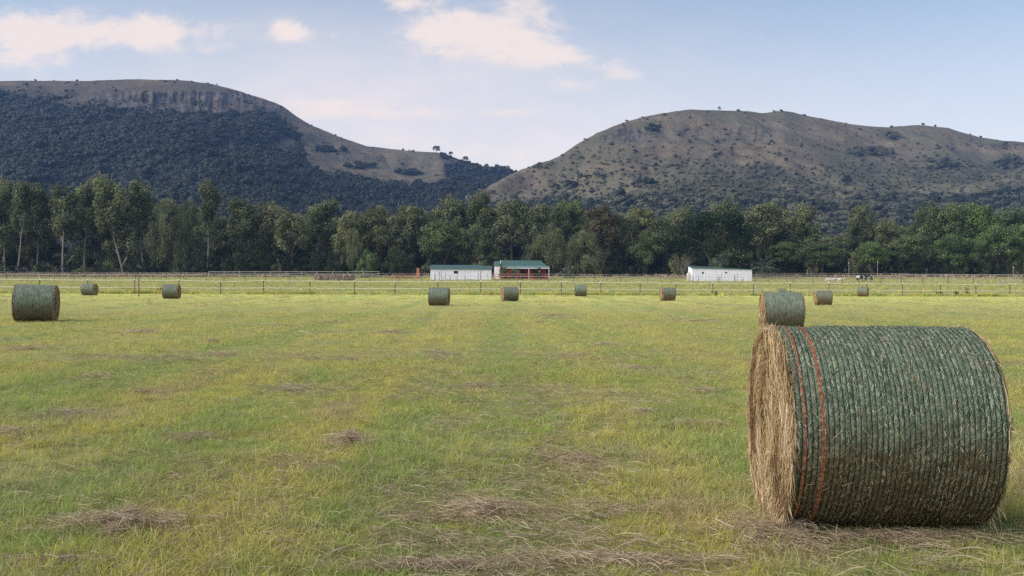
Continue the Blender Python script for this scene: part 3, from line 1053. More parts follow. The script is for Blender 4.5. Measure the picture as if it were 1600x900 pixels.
def hill_bushes(data):
    r = np.random.default_rng(31)
    P, S_, IX = [], [], []
    for w, (V, X, Y, fd, T) in enumerate(data):
        # pick grid cells with probability density per picture area and distance
        nr, nc = X.shape
        cell = 1.0
        vis = (T < 1.0) & (Y < 395)
        pitch = np.abs(np.gradient(Y, axis=0)) * np.abs(np.gradient(X, axis=1))
        prob = np.where(vis, pitch * (fd * (.095 if w == 0 else .085) + (.0035 if w == 0 else .017 * np.clip((Y - 190) / 70, .2, 1.6))), 0)
        # small shrubs along the crest
        crest = (T > .975) & (T < 1.02)
        prob = np.where(crest, np.maximum(prob, .010), prob)
        k = r.random(prob.shape) < prob
        i, j = np.nonzero(k)
        p = V[i, j].copy()
        p[:, :2] += r.normal(0, 1.5, (len(p), 2))
        dense = fd[i, j]
        s = np.where(dense > .5, r.uniform(3.6, 7.6, len(p)) * np.where(r.random(len(p)) < .06, 1.5, 1), np.where(r.random(len(p)) < .15, r.uniform(3.0, 5.0, len(p)), r.uniform(1.2, 3.0, len(p))))
        if w == 1:
            s *= np.where(dense > .5, .72, .85)
        s = np.where(crest[i, j], r.uniform(1.5, 3.6, len(p)), s)
        p[:, 2] -= s * .1
        ix = np.where(((dense > .45) & (r.random(len(p)) < (1.0 if w == 0 else .5))) | (r.random(len(p)) < .05), r.integers(0, 6, len(p)), r.integers(6, 9, len(p)))
        P.append(p); S_.append(s); IX.append(ix)
    P = np.concatenate(P); s = np.concatenate(S_); n = len(P)
    print('hill bushes', n)
    scatter('hillside_forest', P, np.stack([0 * s, 0 * s, r.random(n) * 6.283], -1),
            np.stack([s * r.uniform(.9, 1.3, n), s * r.uniform(.9, 1.3, n), s * r.uniform(.75, 1.15, n)], -1),
            np.concatenate(IX), [bush_mesh(500 + i) for i in range(6)] + [bush_mesh(520 + i, 7, 'scrub_leaf') for i in range(3)])


HILLS = [hill(0), hill(1)]
hill_bushes(HILLS)


def hill_point(which, X, Y):
    V, XX, PY, fd, T = HILLS[which]
    m = ((XX - X) / 1.5) ** 2 + (PY - Y) ** 2 + (T > 1.0) * 1e6
    k = np.unravel_index(np.argmin(m), m.shape)
    return V[k]


# ------------------------------------------------------------------ trees
def clump_cards(mb, r, centre, rad, n, size, up=0.35, tint=0.5, droop=0.0, tintvar=.16, mat=0):
    d = unit(r.normal(size=(n, 3)))
    rr = r.random((n, 1)) ** .45
    c = centre + d * rr * rad
    if droop:
        c[:, 2] -= droop * r.random(n) ** 1.5
    nrm = unit(d + np.array([0, 0, up]) + r.normal(0, .55, (n, 3)))
    a = unit(np.cross(nrm, r.normal(size=(n, 3)))); b = np.cross(nrm, a)
    s = size * r.uniform(.6, 1.35, (n, 1)); s2 = s * r.uniform(.45, .8, (n, 1))
    if droop:
        a = unit(a * .35 + np.array([0, 0, -1.0])); b = unit(np.cross(nrm, a)); s = s * 1.5; s2 = s2 * .6
    v = np.stack([c - a * s, c - b * s2 + nrm * s * .15, c + a * s, c + b * s2 + nrm * s * .15], 1).reshape(-1, 3)
    mb.add(v, np.arange(4 * n).reshape(-1, 4), mat, np.clip(tint + r.normal(0, tintvar, n), 0, 1))


def branch(r, p0, d0, L, r0, r1, n=6, wob=.12, rise=.1):
    pts = [np.array(p0, float)]; d = np.array(d0, float)
    for i in range(n):
        d = unit(d + r.normal(0, wob, 3) + np.array([0, 0, rise]))
        pts.append(pts[-1] + d * L / n)
    return np.array(pts), np.linspace(r0, r1, n + 1)


def tree_meshes(kind, seed):
    """unit-height tree: (trunk mesh, crown mesh, crown half width)"""
    r = np.random.default_rng(seed)
    tr, cr = MB(), MB()
    if kind == 'gum':
        bare = r.uniform(.22, .36)
        pts, rad = branch(r, (0, 0, -.01), (r.normal(0, .05), r.normal(0, .05), 1), (.86), .0115, .003, 10, .045, .05)
        tr.tube(pts, rad, 7)
        cl = []
        n_l = r.integers(17, 22)
        for k in range(n_l):
            f = r.uniform(bare, .92); i = f * 10
            p = pts[int(i)] + (pts[min(int(i) + 1, 10)] - pts[int(i)]) * (i % 1)
            a = k * 2.4 + r.normal(0, .4)
            L = (.20 - .10 * max(0, f - .35)) * r.uniform(.7, 1.25)
            bp, br = branch(r, p, (math.cos(a) * .8, math.sin(a) * .8, .85), L, .0065, .002, 4, .14, .12)
            tr.tube(bp, br, 5)
            cl += [(bp[-1], r.uniform(.05, .085)), (bp[3] + r.normal(0, .02, 3), r.uniform(.035, .06))]
        if seed % 3 == 0:      # a forked low limb
            bp, br = branch(r, pts[1], (.6, r.normal(0, .3), .8), .26, .0065, .003, 5, .06, .05)
            tr.tube(bp, br, 6); cl.append((bp[-1], .07))
        cl += [(pts[-1] + np.array([0, 0, .02]), .075), (pts[-1] + np.array([.03, -.02, -.06]), .075), (pts[-2], .07)]
        for c, s in cl:
            t = r.uniform(.2, .85)
            clump_cards(cr, r, c, np.array([s, s, s * .95]) * 1.12, 190, .0105, .45, t, .0)
            clump_cards(cr, r, c - np.array([0, 0, s * .6]), np.array([s, s, s * .9]) * .8, 45, .010, .2, t * .8, .05)
        half = .2
    elif kind == 'weep':
        pts, rad = branch(r, (0, 0, -.01), (r.normal(0, .04), 0, 1), .82, .02, .004, 8, .05, .05)
        tr.tube(pts, rad, 7)
        for k in range(54):
            f = r.uniform(.12, 1.0)
            a = r.random() * 6.283
            w = .25 * math.sin(min(1, (1.08 - f) * 1.9) * 1.45) * r.uniform(.35, 1.05)
            c = np.array([math.cos(a) * w, math.sin(a) * w, .12 + f * .82])
            clump_cards(cr, r, c, np.array([.05, .05, .05]), 125, .0095, .3, r.uniform(.25, .9), .16)
        half = .25
    elif kind in ('broad', 'dark', 'bright', 'olive', 'brown'):
        pts, rad = branch(r, (0, 0, -.01), (r.normal(0, .08), r.normal(0, .08), 1), .5, .026, .013, 6, .07, .03)
        tr.tube(pts, rad, 7)
        wide = {'broad': .34, 'dark': .46, 'bright': .36, 'olive': .30, 'brown': .26}[kind]
        low = {'broad': .10, 'dark': .08, 'bright': .05, 'olive': .08, 'brown': .12}[kind]
        cl = []
        for k in range(8):
            a = k * 2.4 + r.normal(0, .3)
            bp, br = branch(r, pts[3 + k % 4], (math.cos(a), math.sin(a), r.uniform(.35, 1.1)), r.uniform(.28, .42), .011, .003, 5, .12, .1)
            tr.tube(bp, br, 5)
            cl.append(bp[-1])
        n_c = 60 if kind == 'dark' else 52
        for k in range(n_c):
            d = unit(r.normal(size=3)); d[2] = d[2] if d[2] > -.55 else -d[2]
            q = r.uniform(.62, 1.0)
            mid = (low + 1) / 2; hh = (1 - low) / 2
            c = np.array([0, 0, mid]) + d * q * np.array([wide * .82, wide * .82, hh * .86])
            cl.append(c)
        for c in cl:
            s = r.uniform(.065, .125) * (.9 if kind in ('olive', 'brown') else 1)
            clump_cards(cr, r, np.asarray(c), np.array([s, s, s * .8]), 150, .0125, .55, r.uniform(.15, .9), 0.0)
        half = wide
    else:   # shrub, multi stemmed down to the ground
        for k in range(5):
            a = r.random() * 6.283
            bp, br = branch(r, (r.normal(0, .05), r.normal(0, .05), -.02), (math.cos(a) * .6, math.sin(a) * .6, 1), .6, .014, .004, 4, .1, .08)
            tr.tube(bp, br, 5)
        for k in range(26):
            d = unit(r.normal(size=3)); d[2] = abs(d[2])
            c = d * r.uniform(.4, 1.0) * np.array([.46, .46, .80]) + np.array([0, 0, .06])
            s = r.uniform(.10, .18)
            clump_cards(cr, r, c, np.array([s, s, s * .8]), 120, .022, .5, r.uniform(.15, .9), 0.0)
        half = .58
    allv = np.concatenate(cr.v); top = np.percentile(allv[:, 2], 99.7)
    for b_ in (tr, cr):
        for v_ in b_.v: v_[:, 2] /= top
    leaf = {'gum': 'gum_leaf', 'weep': 'olive_leaf', 'broad': 'broad_leaf', 'dark': 'dark_leaf', 'bright': 'bright_leaf',
            'olive': 'olive_leaf', 'brown': 'brown_leaf', 'shrub': 'dark_leaf', 'shrub_green': 'bright_leaf', 'shrub_grey': 'grey_leaf',
            'shrub_olive': 'olive_leaf'}[kind]
    bark = 'gum_bark' if kind == 'gum' else 'dark_bark'
    return tr.mesh('trunk', M[bark]), cr.mesh('crown', M[leaf]), half


TREE_LIB = {}
for kind, nvar in (('gum', 6), ('weep', 3), ('broad', 4), ('dark', 3), ('bright', 3), ('olive', 5), ('brown', 1),
                   ('shrub', 3), ('shrub_green', 2), ('shrub_grey', 2), ('shrub_olive', 2)):
    TREE_LIB[kind] = [tree_meshes(kind, 1000 + 37 * i + sum(map(ord, kind))) for i in range(nvar)]
_tree_rng = np.random.default_rng(5)
_tree_count = {}


def plant_tree(kind, X, top, d, label, group=None, wide=None, cat=None, var=None, name=None, base=None):
    """a tree whose top shows at photo row `top`; wide = crown width in photo pixels"""
    x = at(X, d)
    z0 = float(gh(x, d)) if base is None else base
    H = float(height_at(X, top, d)) - z0
    k = _tree_count.get(kind, 0); _tree_count[kind] = k + 1
    tm, cm, half = TREE_LIB[kind][(k if var is None else var) % len(TREE_LIB[kind])]
    sx = H if wide is None else (wide / FOC * d) / (2 * half)
    shr = kind.startswith('shrub')
    nm = name or ('shrub' if shr else {'gum': 'gum_tree', 'weep': 'weeping_tree'}.get(kind, 'broadleaf_tree'))
    t = thing(nm, label, cat or ('shrub' if shr else 'tree'), (x, d, z0), 0, group)
    for me, part in ((tm, 'trunk'), (cm, 'crown')):
        o = link(part, me, t)
        o.rotation_euler = (0, 0, float(_tree_rng.random()) * 6.283 if var is None else 0)
        o.scale = (sx, sx, H)
    c = t.children
    c[1].rotation_euler = c[0].rotation_euler
    return t


G_BELT = 'trees of the belt behind the paddocks'
BACK = "tree rising at the back of the belt behind the front trees"
FRONT_TREES = [
    # kind, X, top row, distance, crown width px, label
    ('gum', 8, 277, 262, 62, "tall gum tree at the far left end of the belt"),
    ('gum', 27, 284, 256, 48, "gum tree with a straight pale trunk, second from the left end of the belt"),
    ('gum', 58, 288, 266, 56, "leafy gum tree between the pale trunk and the crooked trunk at left"),
    ('gum', 98, 290, 254, 64, "gum tree with a mottled crooked trunk above the big left bale"),
    ('gum', 133, 279, 264, 56, "tall narrow gum tree right of the crooked gum"),
    ('gum', 163, 291, 270, 56, "slightly lower gum tree between two tall ones at left"),
    ('gum', 192, 277, 255, 70, "tall gum tree with white trunk and a leaning forked limb"),
    ('gum', 226, 284, 260, 60, "tall gum tree closing the left group, right of the forked one"),
    ('weep', 262, 312, 256, 62, "olive weeping tree, its foliage hanging down to the ground"),
    ('weep', 292, 313, 262, 54, "weeping tree left of the slim white trunked gum"),
    ('gum', 324, 283, 254, 50, "slim gum standing alone above its neighbours with a thin white trunk"),
    ('gum', 374, 309, 262, 62, "gum tree with a light green top right of the slim gum"),
    ('olive', 425, 317, 266, 78, "rounded olive green tree right of the light topped gum"),
    ('olive', 456, 332, 258, 60, "brownish olive tree with flat layered top"),
    ('gum', 496, 312, 268, 66, "open crowned gum above the row of old brown bales"),
    ('olive', 545, 330, 258, 60, "olive tree right of the old brown bales"),
    ('weep', 552, 356, 250, 38, "small grey green weeping tree in front of the belt"),
    ('olive', 588, 322, 262, 62, "yellowish olive tree behind the bright green bush"),
    ('olive', 640, 320, 262, 74, "wide yellowish tree above the dark thorn bush"),
    ('broad', 690, 345, 252, 84, "dense green tree behind the left end of the white shed"),
    ('olive', 705, 306, 276, 62, "taller tree rising behind the white shed with green roof"),
    ('gum', 752, 300, 274, 50, "narrow tree whose tip is the highest over the middle of the belt"),
    ('broad', 745, 352, 252, 70, "dark green tree behind the gap between shed and house"),
    ('olive', 800, 312, 266, 76, "pale olive tree standing behind the red house"),
    ('olive', 842, 318, 264, 64, "pale olive tree right of the red house's roof"),
    ('weep', 858, 350, 252, 74, "drooping green tree close behind the right end of the red house"),
    ('broad', 890, 312, 268, 60, "green round topped tree left of the brown tree"),
    ('brown', 938, 320, 256, 66, "tree with reddish brown dying foliage in the middle of the belt"),
    ('olive', 965, 334, 262, 54, "thin brownish tree touching the brown dying tree"),
    ('weep', 915, 362, 250, 66, "drooping grey green tree in front of the brown dying tree"),
    ('olive', 1000, 324, 264, 72, "light green tree right of the brown dying tree"),
    ('broad', 1010, 360, 252, 62, "dark tree behind the bare twiggy shrub"),
    ('dark', 1112, 331, 248, 158, "very dark wide spreading tree behind the right white shed"),
    ('olive', 1068, 322, 276, 56, "pale tree top behind the left side of the very dark tree"),
    ('olive', 1130, 314, 280, 66, "pale tree top behind the middle of the very dark tree"),
    ('olive', 1195, 317, 270, 84, "large brownish olive tree above the palm"),
    ('gum', 1262, 318, 266, 56, "open gum with visible pale branches beside the gap in the belt"),
    ('broad', 1225, 378, 250, 62, "low green tree behind the palm"),
    ('olive', 1298, 372, 262, 60, "low olive tree under the gap in the belt"),
    ('broad', 1282, 380, 250, 66, "low round tree above the pale calves"),
    ('olive', 1345, 320, 268, 46, "upright light green tree right of the gap in the belt"),
    ('olive', 1385, 342, 266, 50, "grey green tree between the upright one and the tall green ones"),
    ('bright', 1362, 378, 250, 68, "leafy light green tree above the black and white cows"),
    ('broad', 1425, 366, 254, 64, "dark mid height tree right of the cows"),
    ('broad', 1452, 318, 272, 62, "tall rounded dark green tree, left of the tall group at right"),
    ('broad', 1488, 318, 268, 64, "tall rounded tree in the middle of the tall group at right"),
    ('bright', 1530, 318, 268, 74, "tall bright green domed tree of the group at right"),
    ('bright', 1492, 366, 250, 76, "wide light green tree in front of the tall group at right"),
    ('broad', 1585, 325, 264, 74, "dark round tree near the right end of the belt"),
    ('bright', 1558, 352, 252, 80, "fresh green spreading tree at the right end of the belt"),
    ('bright', 1612, 346, 250, 70, "green tree cut by the right edge"),
]
for (kind, X, top, d, w, lab) in FRONT_TREES:
    plant_tree(kind, X, top, d, lab, G_BELT, w)

# back rows: nothing tells these apart
_r = np.random.default_rng(8)
SKYLINE = [(-300, 290), (0, 290), (240, 300), (300, 322), (440, 326), (560, 330), (700, 318), (760, 312), (850, 322), (960, 334), (1090, 324),
           (1200, 322), (1250, 332), (1285, 362), (1315, 358), (1345, 336), (1400, 350), (1450, 328), (1540, 326), (1700, 330), (1950, 335)]
for row, (d, n, dy) in enumerate(((282, 40, 8), (306, 36, 6))):
    for X in np.linspace(-230, 1830, n) + _r.normal(0, 9, n):
        top = float(np.interp(X, *np.array(SKYLINE).T)) + dy + abs(float(_r.normal(0, 5)))
        kind = ('gum' if _r.random() < .75 else 'olive') if X < 330 else ('broad' if X > 1400 else _r.choice(['olive', 'olive', 'broad', 'gum']))
        plant_tree(kind, float(X), top, d + float(_r.normal(0, 5)), BACK, 'trees at the back of the belt', float(_r.uniform(60, 80)))
# the belt goes on outside the frame
for X in list(np.arange(-230, -50, 34)) + list(np.arange(1675, 1840, 36)):
    plant_tree('gum' if X < 0 else 'broad', float(X), 290 if X < 0 else 335, 258 + float(_r.normal(0, 4)),
               "tree of the belt just outside the picture", 'trees of the belt outside the picture', 62)

UNDER = "dark shrub in the undergrowth along the foot of the belt"
for X in np.concatenate([np.arange(-40, 250, 24), np.arange(300, 1640, 19)]) + _r.normal(0, 5, 13 - 0 + len(np.arange(300, 1640, 19))):
    kind = str(_r.choice(['shrub', 'shrub', 'shrub_olive', 'shrub']))
    top = float(_r.uniform(392, 412)) if X > 300 else float(_r.uniform(402, 416))
    plant_tree(kind, float(X), top, 250 + float(_r.uniform(-1, 6)), UNDER, 'dark shrubs of the undergrowth', float(_r.uniform(26, 42)))

BEHIND = "tall dark shrub filling the shade under the trees at the back of the belt"
for row, d in enumerate((270, 292)):
    for X in np.arange(-160, 1780, 30) + 15 * row + _r.normal(0, 4, 65):
        plant_tree(str(_r.choice(['shrub', 'shrub_olive'])), float(X), float(_r.uniform(366, 392)), d, BEHIND, 'tall shrubs in the shade of the belt', float(_r.uniform(40, 54)))

plant_tree('shrub', 621, 388, 236, "dark rounded thorn bush left of the white shed", None, 58, name='thorn_bush')
plant_tree('shrub', 372, 376, 247, "broad dark bush under the light topped gum", None, 64, name='bush')
plant_tree('shrub_green', 574, 388, 240, "bright green bush left of the dark thorn bush", None, 44, name='bush')
plant_tree('shrub_grey', 1122, 394, 232, "smooth grey green dome of a bush behind the right white shed", None, 42, name='bush')
plant_tree('shrub_olive', 786, 410, 222, "dark leafy bush hiding the left side of the red house", None, 26, name='bush')
plant_tree('shrub_olive', 803, 418, 222, "low dark bush in front of the red house's verandah", None, 22, name='bush')
plant_tree('shrub', 840, 418, 222, "dark bush at the right end of the red house's verandah", None, 22, name='bush')
plant_tree('shrub_grey', 886, 416, 236, "small round pale green bush right of the red house", None, 28, name='bush')
plant_tree('shrub_olive', 752, 398, 240, "brownish bush between the shed and the red house", None, 34, name='bush')
plant_tree('shrub_green', 790, 403, 244, "yellow green bush peeping over the red house's roof", None, 24, name='bush')
plant_tree('shrub_olive', 1060, 398, 244, "drab bush left of the right white shed", None, 40, name='bush')


def bare_shrub():
    r = np.random.default_rng(77)
    x = at(1066, 243); t = thing('bare_shrub', "bare grey twiggy shrub left of the very dark tree", 'shrub', (x, 243, float(gh(x, 243))))
    mb = MB()
    for k in range(26):
        a = r.random() * 6.283
        bp, br = branch(r, (r.normal(0, .3), r.normal(0, .3), 0), (math.cos(a) * .5, math.sin(a) * .5, 1), r.uniform(3.5, 6.5), .06, .015, 6, .13, .08)
        mb.tube(bp, br, 4)
        for q in range(4):
            bp2, br2 = branch(r, bp[2 + q], (r.normal(), r.normal(), 1.2), r.uniform(.8, 1.8), .025, .01, 3, .2, .1)
            mb.tube(bp2, br2, 3)
    mb.build('branches', M['dead_twig'], t)


bare_shrub()


def palm():
    r = np.random.default_rng(4)
    x = at(1193, 238)
    t = thing('palm_tree', "low palm with arching fronds right of the right white shed", 'palm', (x, 238, float(gh(x, 238))))
    MB().tube([(0, 0, -.1), (.05, 0, .8), (0, .05, 1.7)], [.38, .34, .3], 9).build('trunk', M['dark_bark'], t)
    mb = MB()
    n = 38
    for k in range(n):
        a = k * 2.39996; el = r.uniform(.05, 1.35)
        L = r.uniform(3.4, 4.6)
        s = np.linspace(0, 1, 9)
        hx = np.cumsum(np.cos(el - 1.5 * s ** 1.4)) * L / 9; hz = np.cumsum(np.sin(el - 1.5 * s ** 1.4)) * L / 9
        P = np.stack([hx * math.cos(a), hx * math.sin(a), 1.75 + hz], -1)
        mb.tube(P, np.linspace(.045, .012, 9), 4, tint=.9)
        sd = np.array([-math.sin(a), math.cos(a), 0.])
        for i in range(2, 9):
            for sgn in (-1, 1):
                for q in (0, .5):
                    p0 = P[i - 1] + (P[i] - P[i - 1]) * q
                    d = unit(sd * sgn + unit(P[i] - P[i - 1]) * .8 + np.array([0, 0, -.25]))
                    ll = .75 * math.sin(.4 + 2.3 * i / 9)
                    w = unit(np.cross(d, np.array([0, 0, 1.]))) * .05
                    mb.add([p0 - w, p0 + w, p0 + d * ll * .6 + w * .8, p0 + d * ll], [(0, 1, 3, 2)], 0, r.uniform(.2, .9))
    mb.build('fronds', M['grey_leaf'], t)


palm()

SKY_TREES = [(681, 240, 10, "lone tree standing highest on the skyline of the low ridge"),
             (703, 243, 6, "small tree right of the lone one on the low ridge skyline"),
             (727, 254, 8, "leafy tree where the low ridge drops to the saddle"),
             (776, 265, 7, "dark tree in the dip between the two hills, nearest the left hill"),
             (792, 266, 6, "dark tree in the dip between the two hills, nearest the right hill"),
             (760, 263, 6, "dark tree at the left side of the dip between the hills"),
             (1122, 172, 5, "tiny clump on the highest top of the right hill"),
             (1323, 290, 14, "dark rounded tree alone on the lower slope of the right hill"),
             (103, 147, 6, "small dark tree on the grassy top of the left hill")]
for (X, Y, hp, lab) in SKY_TREES:
    w = 1 if X > 900 else 0
    p = hill_point(w, X, Y)
    d = float(p[1])
    tm, cm, half = TREE_LIB['dark'][0 if X < 900 else 1]
    H = hp / FOC * d * 1.25
    t = thing('hill_tree', lab, 'tree', (float(p[0]), d, float(p[2]) - .4), X * .7, 'trees standing out on the hills')
    for me, part in ((tm, 'trunk'), (cm, 'crown')):
        o = link(part, me, t); o.scale = (H * 1.25, H * 1.25, H)

# ------------------------------------------------------------------ hay bales
def mat_net(name, upper, lower, straw_amt):
    m, g = new_mat(name)
    tc = g.node('ShaderNodeTexCoord').outputs['Object']
    x, y, z = g.xyz(tc)
    th = g.m('ARCTAN2', y, g.m('SUBTRACT', z, .618))
    cyl = g.cxyz(g.m('MULTIPLY', x, 1.0), g.m('MULTIPLY', th, .62), 0.0)
    streak = g.noise(g.cxyz(g.m('MULTIPLY', x, 3.0), g.m('MULTIPLY', th, .35), 1.0), 12.0, 5, .65)
    fine = g.noise(cyl, 70.0, 5, .7, .6)
    mid = g.noise(cyl, 7.0, 4, .6)
    # thinner wrap below lets more hay show; underside shade is also in the colour
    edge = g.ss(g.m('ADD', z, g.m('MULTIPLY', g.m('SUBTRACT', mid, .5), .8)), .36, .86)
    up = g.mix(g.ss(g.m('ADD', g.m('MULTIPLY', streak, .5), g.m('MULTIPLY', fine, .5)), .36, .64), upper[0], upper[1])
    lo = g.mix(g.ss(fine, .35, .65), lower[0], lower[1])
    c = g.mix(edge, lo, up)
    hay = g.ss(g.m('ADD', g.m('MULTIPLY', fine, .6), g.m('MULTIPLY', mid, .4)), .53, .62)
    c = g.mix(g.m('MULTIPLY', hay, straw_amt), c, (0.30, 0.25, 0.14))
    finish(g, c, .75, .12, fine, .7, .012)
    return m


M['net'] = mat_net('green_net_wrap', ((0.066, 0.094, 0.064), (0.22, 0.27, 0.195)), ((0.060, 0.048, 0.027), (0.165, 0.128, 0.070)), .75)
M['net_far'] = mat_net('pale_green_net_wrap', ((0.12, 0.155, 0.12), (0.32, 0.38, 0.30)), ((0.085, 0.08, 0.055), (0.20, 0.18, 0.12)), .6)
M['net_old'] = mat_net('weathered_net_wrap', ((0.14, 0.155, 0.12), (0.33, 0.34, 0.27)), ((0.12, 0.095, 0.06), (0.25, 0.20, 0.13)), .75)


def mat_cord():
    m, g = new_mat('net_cord')
    t = g.attr('tint')['Fac']
    c = g.ramp(t, [(0, (0.012, 0.024, 0.015)), (.25, (0.052, 0.082, 0.052)), (.6, (0.18, 0.235, 0.165)), (1, (0.56, 0.60, 0.45))])
    finish(g, c, .7, .12)
    return m


M['cord'] = mat_cord()


def mat_marker():
    m, g = new_mat('red_net_marker')
    tc = g.node('ShaderNodeTexCoord').outputs['Object']
    n = g.noise(tc, 60, 4, .7)
    c = g.mix(g.ss(n, .42, .60), (0.16, 0.07, 0.04), (0.50, 0.16, 0.075))
    finish(g, c, .6, .3, n, .5, .01)
    return m


M['marker'] = mat_marker()
BR, BW = .618, 1.236


def bale_surface(th, s, seed, lanes, depth, shoulder=.05):
    """radius at angle th (0 = top) and axial position s in [-1,1]"""
    a = np.abs(s)
    e = (1 - a) * BW / 2
    sh = np.where(e < shoulder, shoulder - np.sqrt(np.maximum(shoulder ** 2 - (shoulder - e) ** 2, 0)), 0)
    lane = (s + 1) / 2 * lanes
    rid = np.abs(np.sin(np.pi * lane)) ** .22
    lump = fbm(np.cos(th) * 3 + s * 3.3 + 9, np.sin(th) * 3 - s * 2.1 + 5, seed, 4) - .5
    small = fbm(th * 24, s * 30, seed + 7, 3) - .5
    return BR - .012 - sh * .9 + depth * rid * (.8 + small) + .034 * lump + .006 * small


def to_xyz(s, th, rad, half=BW / 2):
    z = BR + rad * np.cos(th)
    v = np.stack([s * half, rad * np.sin(th), z], -1)
    # the bale settles on its underside
    low = v[..., 2]
    v[..., 2] = np.where(low < .07, .012 + (low + .02) * .64, low)
    return v


def bale_meshes(seed, lanes, na, ns, n_end, n_surf, zig, net, end_mat, hero=False):
    r = np.random.default_rng(seed)
    depth = .0065
    # --- net wrap: the curved skin
    nb = MB()
    sv = np.linspace(-.985, .985, ns); th = np.linspace(0, 2 * np.pi, na + 1)[:-1]
    Sg, Tg = np.meshgrid(sv, th, indexing='ij')
    rad = bale_surface(Tg, Sg, seed, lanes, depth)
    V = to_xyz(Sg, Tg, rad)
    i = np.arange(ns - 1)[:, None] * na; j = np.arange(na)[None]; jn = (j + 1) % na
    f = np.stack([i + j, i + jn, i + na + jn, i + na + j], -1).reshape(-1, 4)
    nb.add(V.reshape(-1, 3), f, 0, .5, True)
    if zig:
        # knotted net: cords run round the bale, short threads zigzag between them, two or three layers
        for lay in range(4 if hero else 1):
            m = int(zig)
            for ln in range(lanes):
                t0 = (np.arange(m) + r.random()) / m * 2 * np.pi
                t1 = t0 + 2 * np.pi / m * r.uniform(.5, 2.2, m)
                s0 = -1 + 2 * (ln + r.uniform(.08, .45, m)) / lanes; s1 = s0 + 2 / lanes * r.uniform(.1, .5, m)
                fl = r.random(m) < .5
                s0, s1 = np.where(fl, s1, s0), np.where(fl, s0, s1)
                upn = np.cos(t0) > (.02 + .35 * (fbm(ln * .3 + 0 * t0, t0 * 4, 3, 3) - .5) * 2)
                k = r.random(m) < np.where(upn, .66, .12) * (.45 + 1.1 * sstep(fbm(t0 * 4, ln * .22 + 0 * t0, 19, 3), .35, .62))
                t0, t1, s0, s1 = t0[k], t1[k], s0[k], s1[k]
                if len(t0) == 0: continue
                q = np.linspace(0, 1, 3)[None]
                tt = t0[:, None] + (t1 - t0)[:, None] * q; ss_ = np.clip(s0[:, None] + (s1 - s0)[:, None] * q, -.97, .97)
                rr = bale_surface(tt, ss_, seed, lanes, depth) + .003 + .003 * r.random((len(t0), 1))
                P = to_xyz(ss_, tt, rr)
                tan = unit(np.gradient(P, axis=1)); nrm = np.stack([0 * tt, np.sin(tt), np.cos(tt)], -1)
                side = unit(np.cross(tan, nrm))
                nb.ribbons(P, (.0021 if hero else .0034) * r.uniform(.6, 1.4, (len(t0), 1)), side, 1, np.clip(r.normal(.55, .3, len(t0)), 0.05, 1))
        # dark cords in the valleys
        tt = np.linspace(0, 2 * np.pi, 181)
        for ln in range(1, lanes):
            s_ = -1 + 2 * ln / lanes + .05 / lanes * (fbm(tt * 3, tt * 0 + ln, 5, 2) - .5)
            rr = bale_surface(tt, s_, seed, lanes, depth) + .004
            P = to_xyz(s_, tt, rr)[None]
            side = np.zeros_like(P); side[..., 0] = 1
            nb.ribbons(P, (.0038 if hero else .008), side, 1, .0)
    if n_surf:
        t0 = r.random(n_surf) * 6.283; s0 = r.uniform(-.95, .95, n_surf)
        L = r.uniform(.012, .065, n_surf) * np.where(r.random(n_surf) < .05, 2, 1); a = np.where(r.random(n_surf) < .6, r.normal(np.pi / 2, .5, n_surf), r.random(n_surf) * np.pi)
        q = np.linspace(-.5, .5, 4)[None]
        tt = t0[:, None] + q * (L * np.sin(a) / BR)[:, None]; ss_ = np.clip(s0[:, None] + q * (L * np.cos(a) * 2 / BW)[:, None], -.985, .985)
        rr = BR + .004 + bale_surface(tt, ss_, seed, lanes, 0) - BR + depth + r.uniform(-.002, .010, (n_surf, 1)) * (1 - (2 * q) ** 2)
        P = to_xyz(ss_, tt, rr)
        tan = unit(np.gradient(P, axis=1)); nrm = np.stack([0 * tt, np.sin(tt), np.cos(tt)], -1)
        side = unit(np.cross(tan, nrm) + nrm * r.normal(0, .5, (n_surf, 1, 1)))
        nb.ribbons(P, (.0019 if hero else .005) * r.uniform(.6, 1.3, (n_surf, 1)), side, 2, np.clip(r.normal(.36, .25, n_surf), 0, 1))
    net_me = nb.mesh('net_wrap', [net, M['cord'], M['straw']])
    # --- ends: combed hay
    hb = MB()
    nr_, nt_ = (46, 200) if hero else (16, 64)
    for sg in (-1, 1):
        q = np.linspace(0.0, 1, nr_); tt = np.linspace(0, 2 * np.pi, nt_ + 1)[:-1]
        Q, Tt = np.meshgrid(q, tt, indexing='ij')
        edge = bale_surface(Tt, np.full_like(Tt, sg * .985), seed, lanes, 0)
        rr = Q * edge
        bulge = .018 * (1 - Q ** 2.6) + .05 * (fbm(rr * np.cos(Tt) * 5 + 3, rr * np.sin(Tt) * 5 + seed, seed + 3, 4) - .5) * (1 - .6 * Q)
        swirl = .012 * np.sin(Q * 42 + Tt * 1.0 + 3 * fbm(Q * 5, Tt, 4, 2)) * (Q > .05)
        sx = sg * (.985 * BW / 2 + bulge + swirl)
        V = to_xyz(sx / (BW / 2), Tt, rr)
        i = np.arange(nr_ - 1)[:, None] * nt_; j = np.arange(nt_)[None]; jn = (j + 1) % nt_
        f = np.stack([i + j, i + nt_ + j, i + nt_ + jn, i + jn], -1).reshape(-1, 4)
        hb.add(V.reshape(-1, 3), f, 0, np.clip(.28 + r.normal(0, .14, len(f)), 0, 1), True)
        n = n_end if (sg < 0 or not hero) else n_end // 5
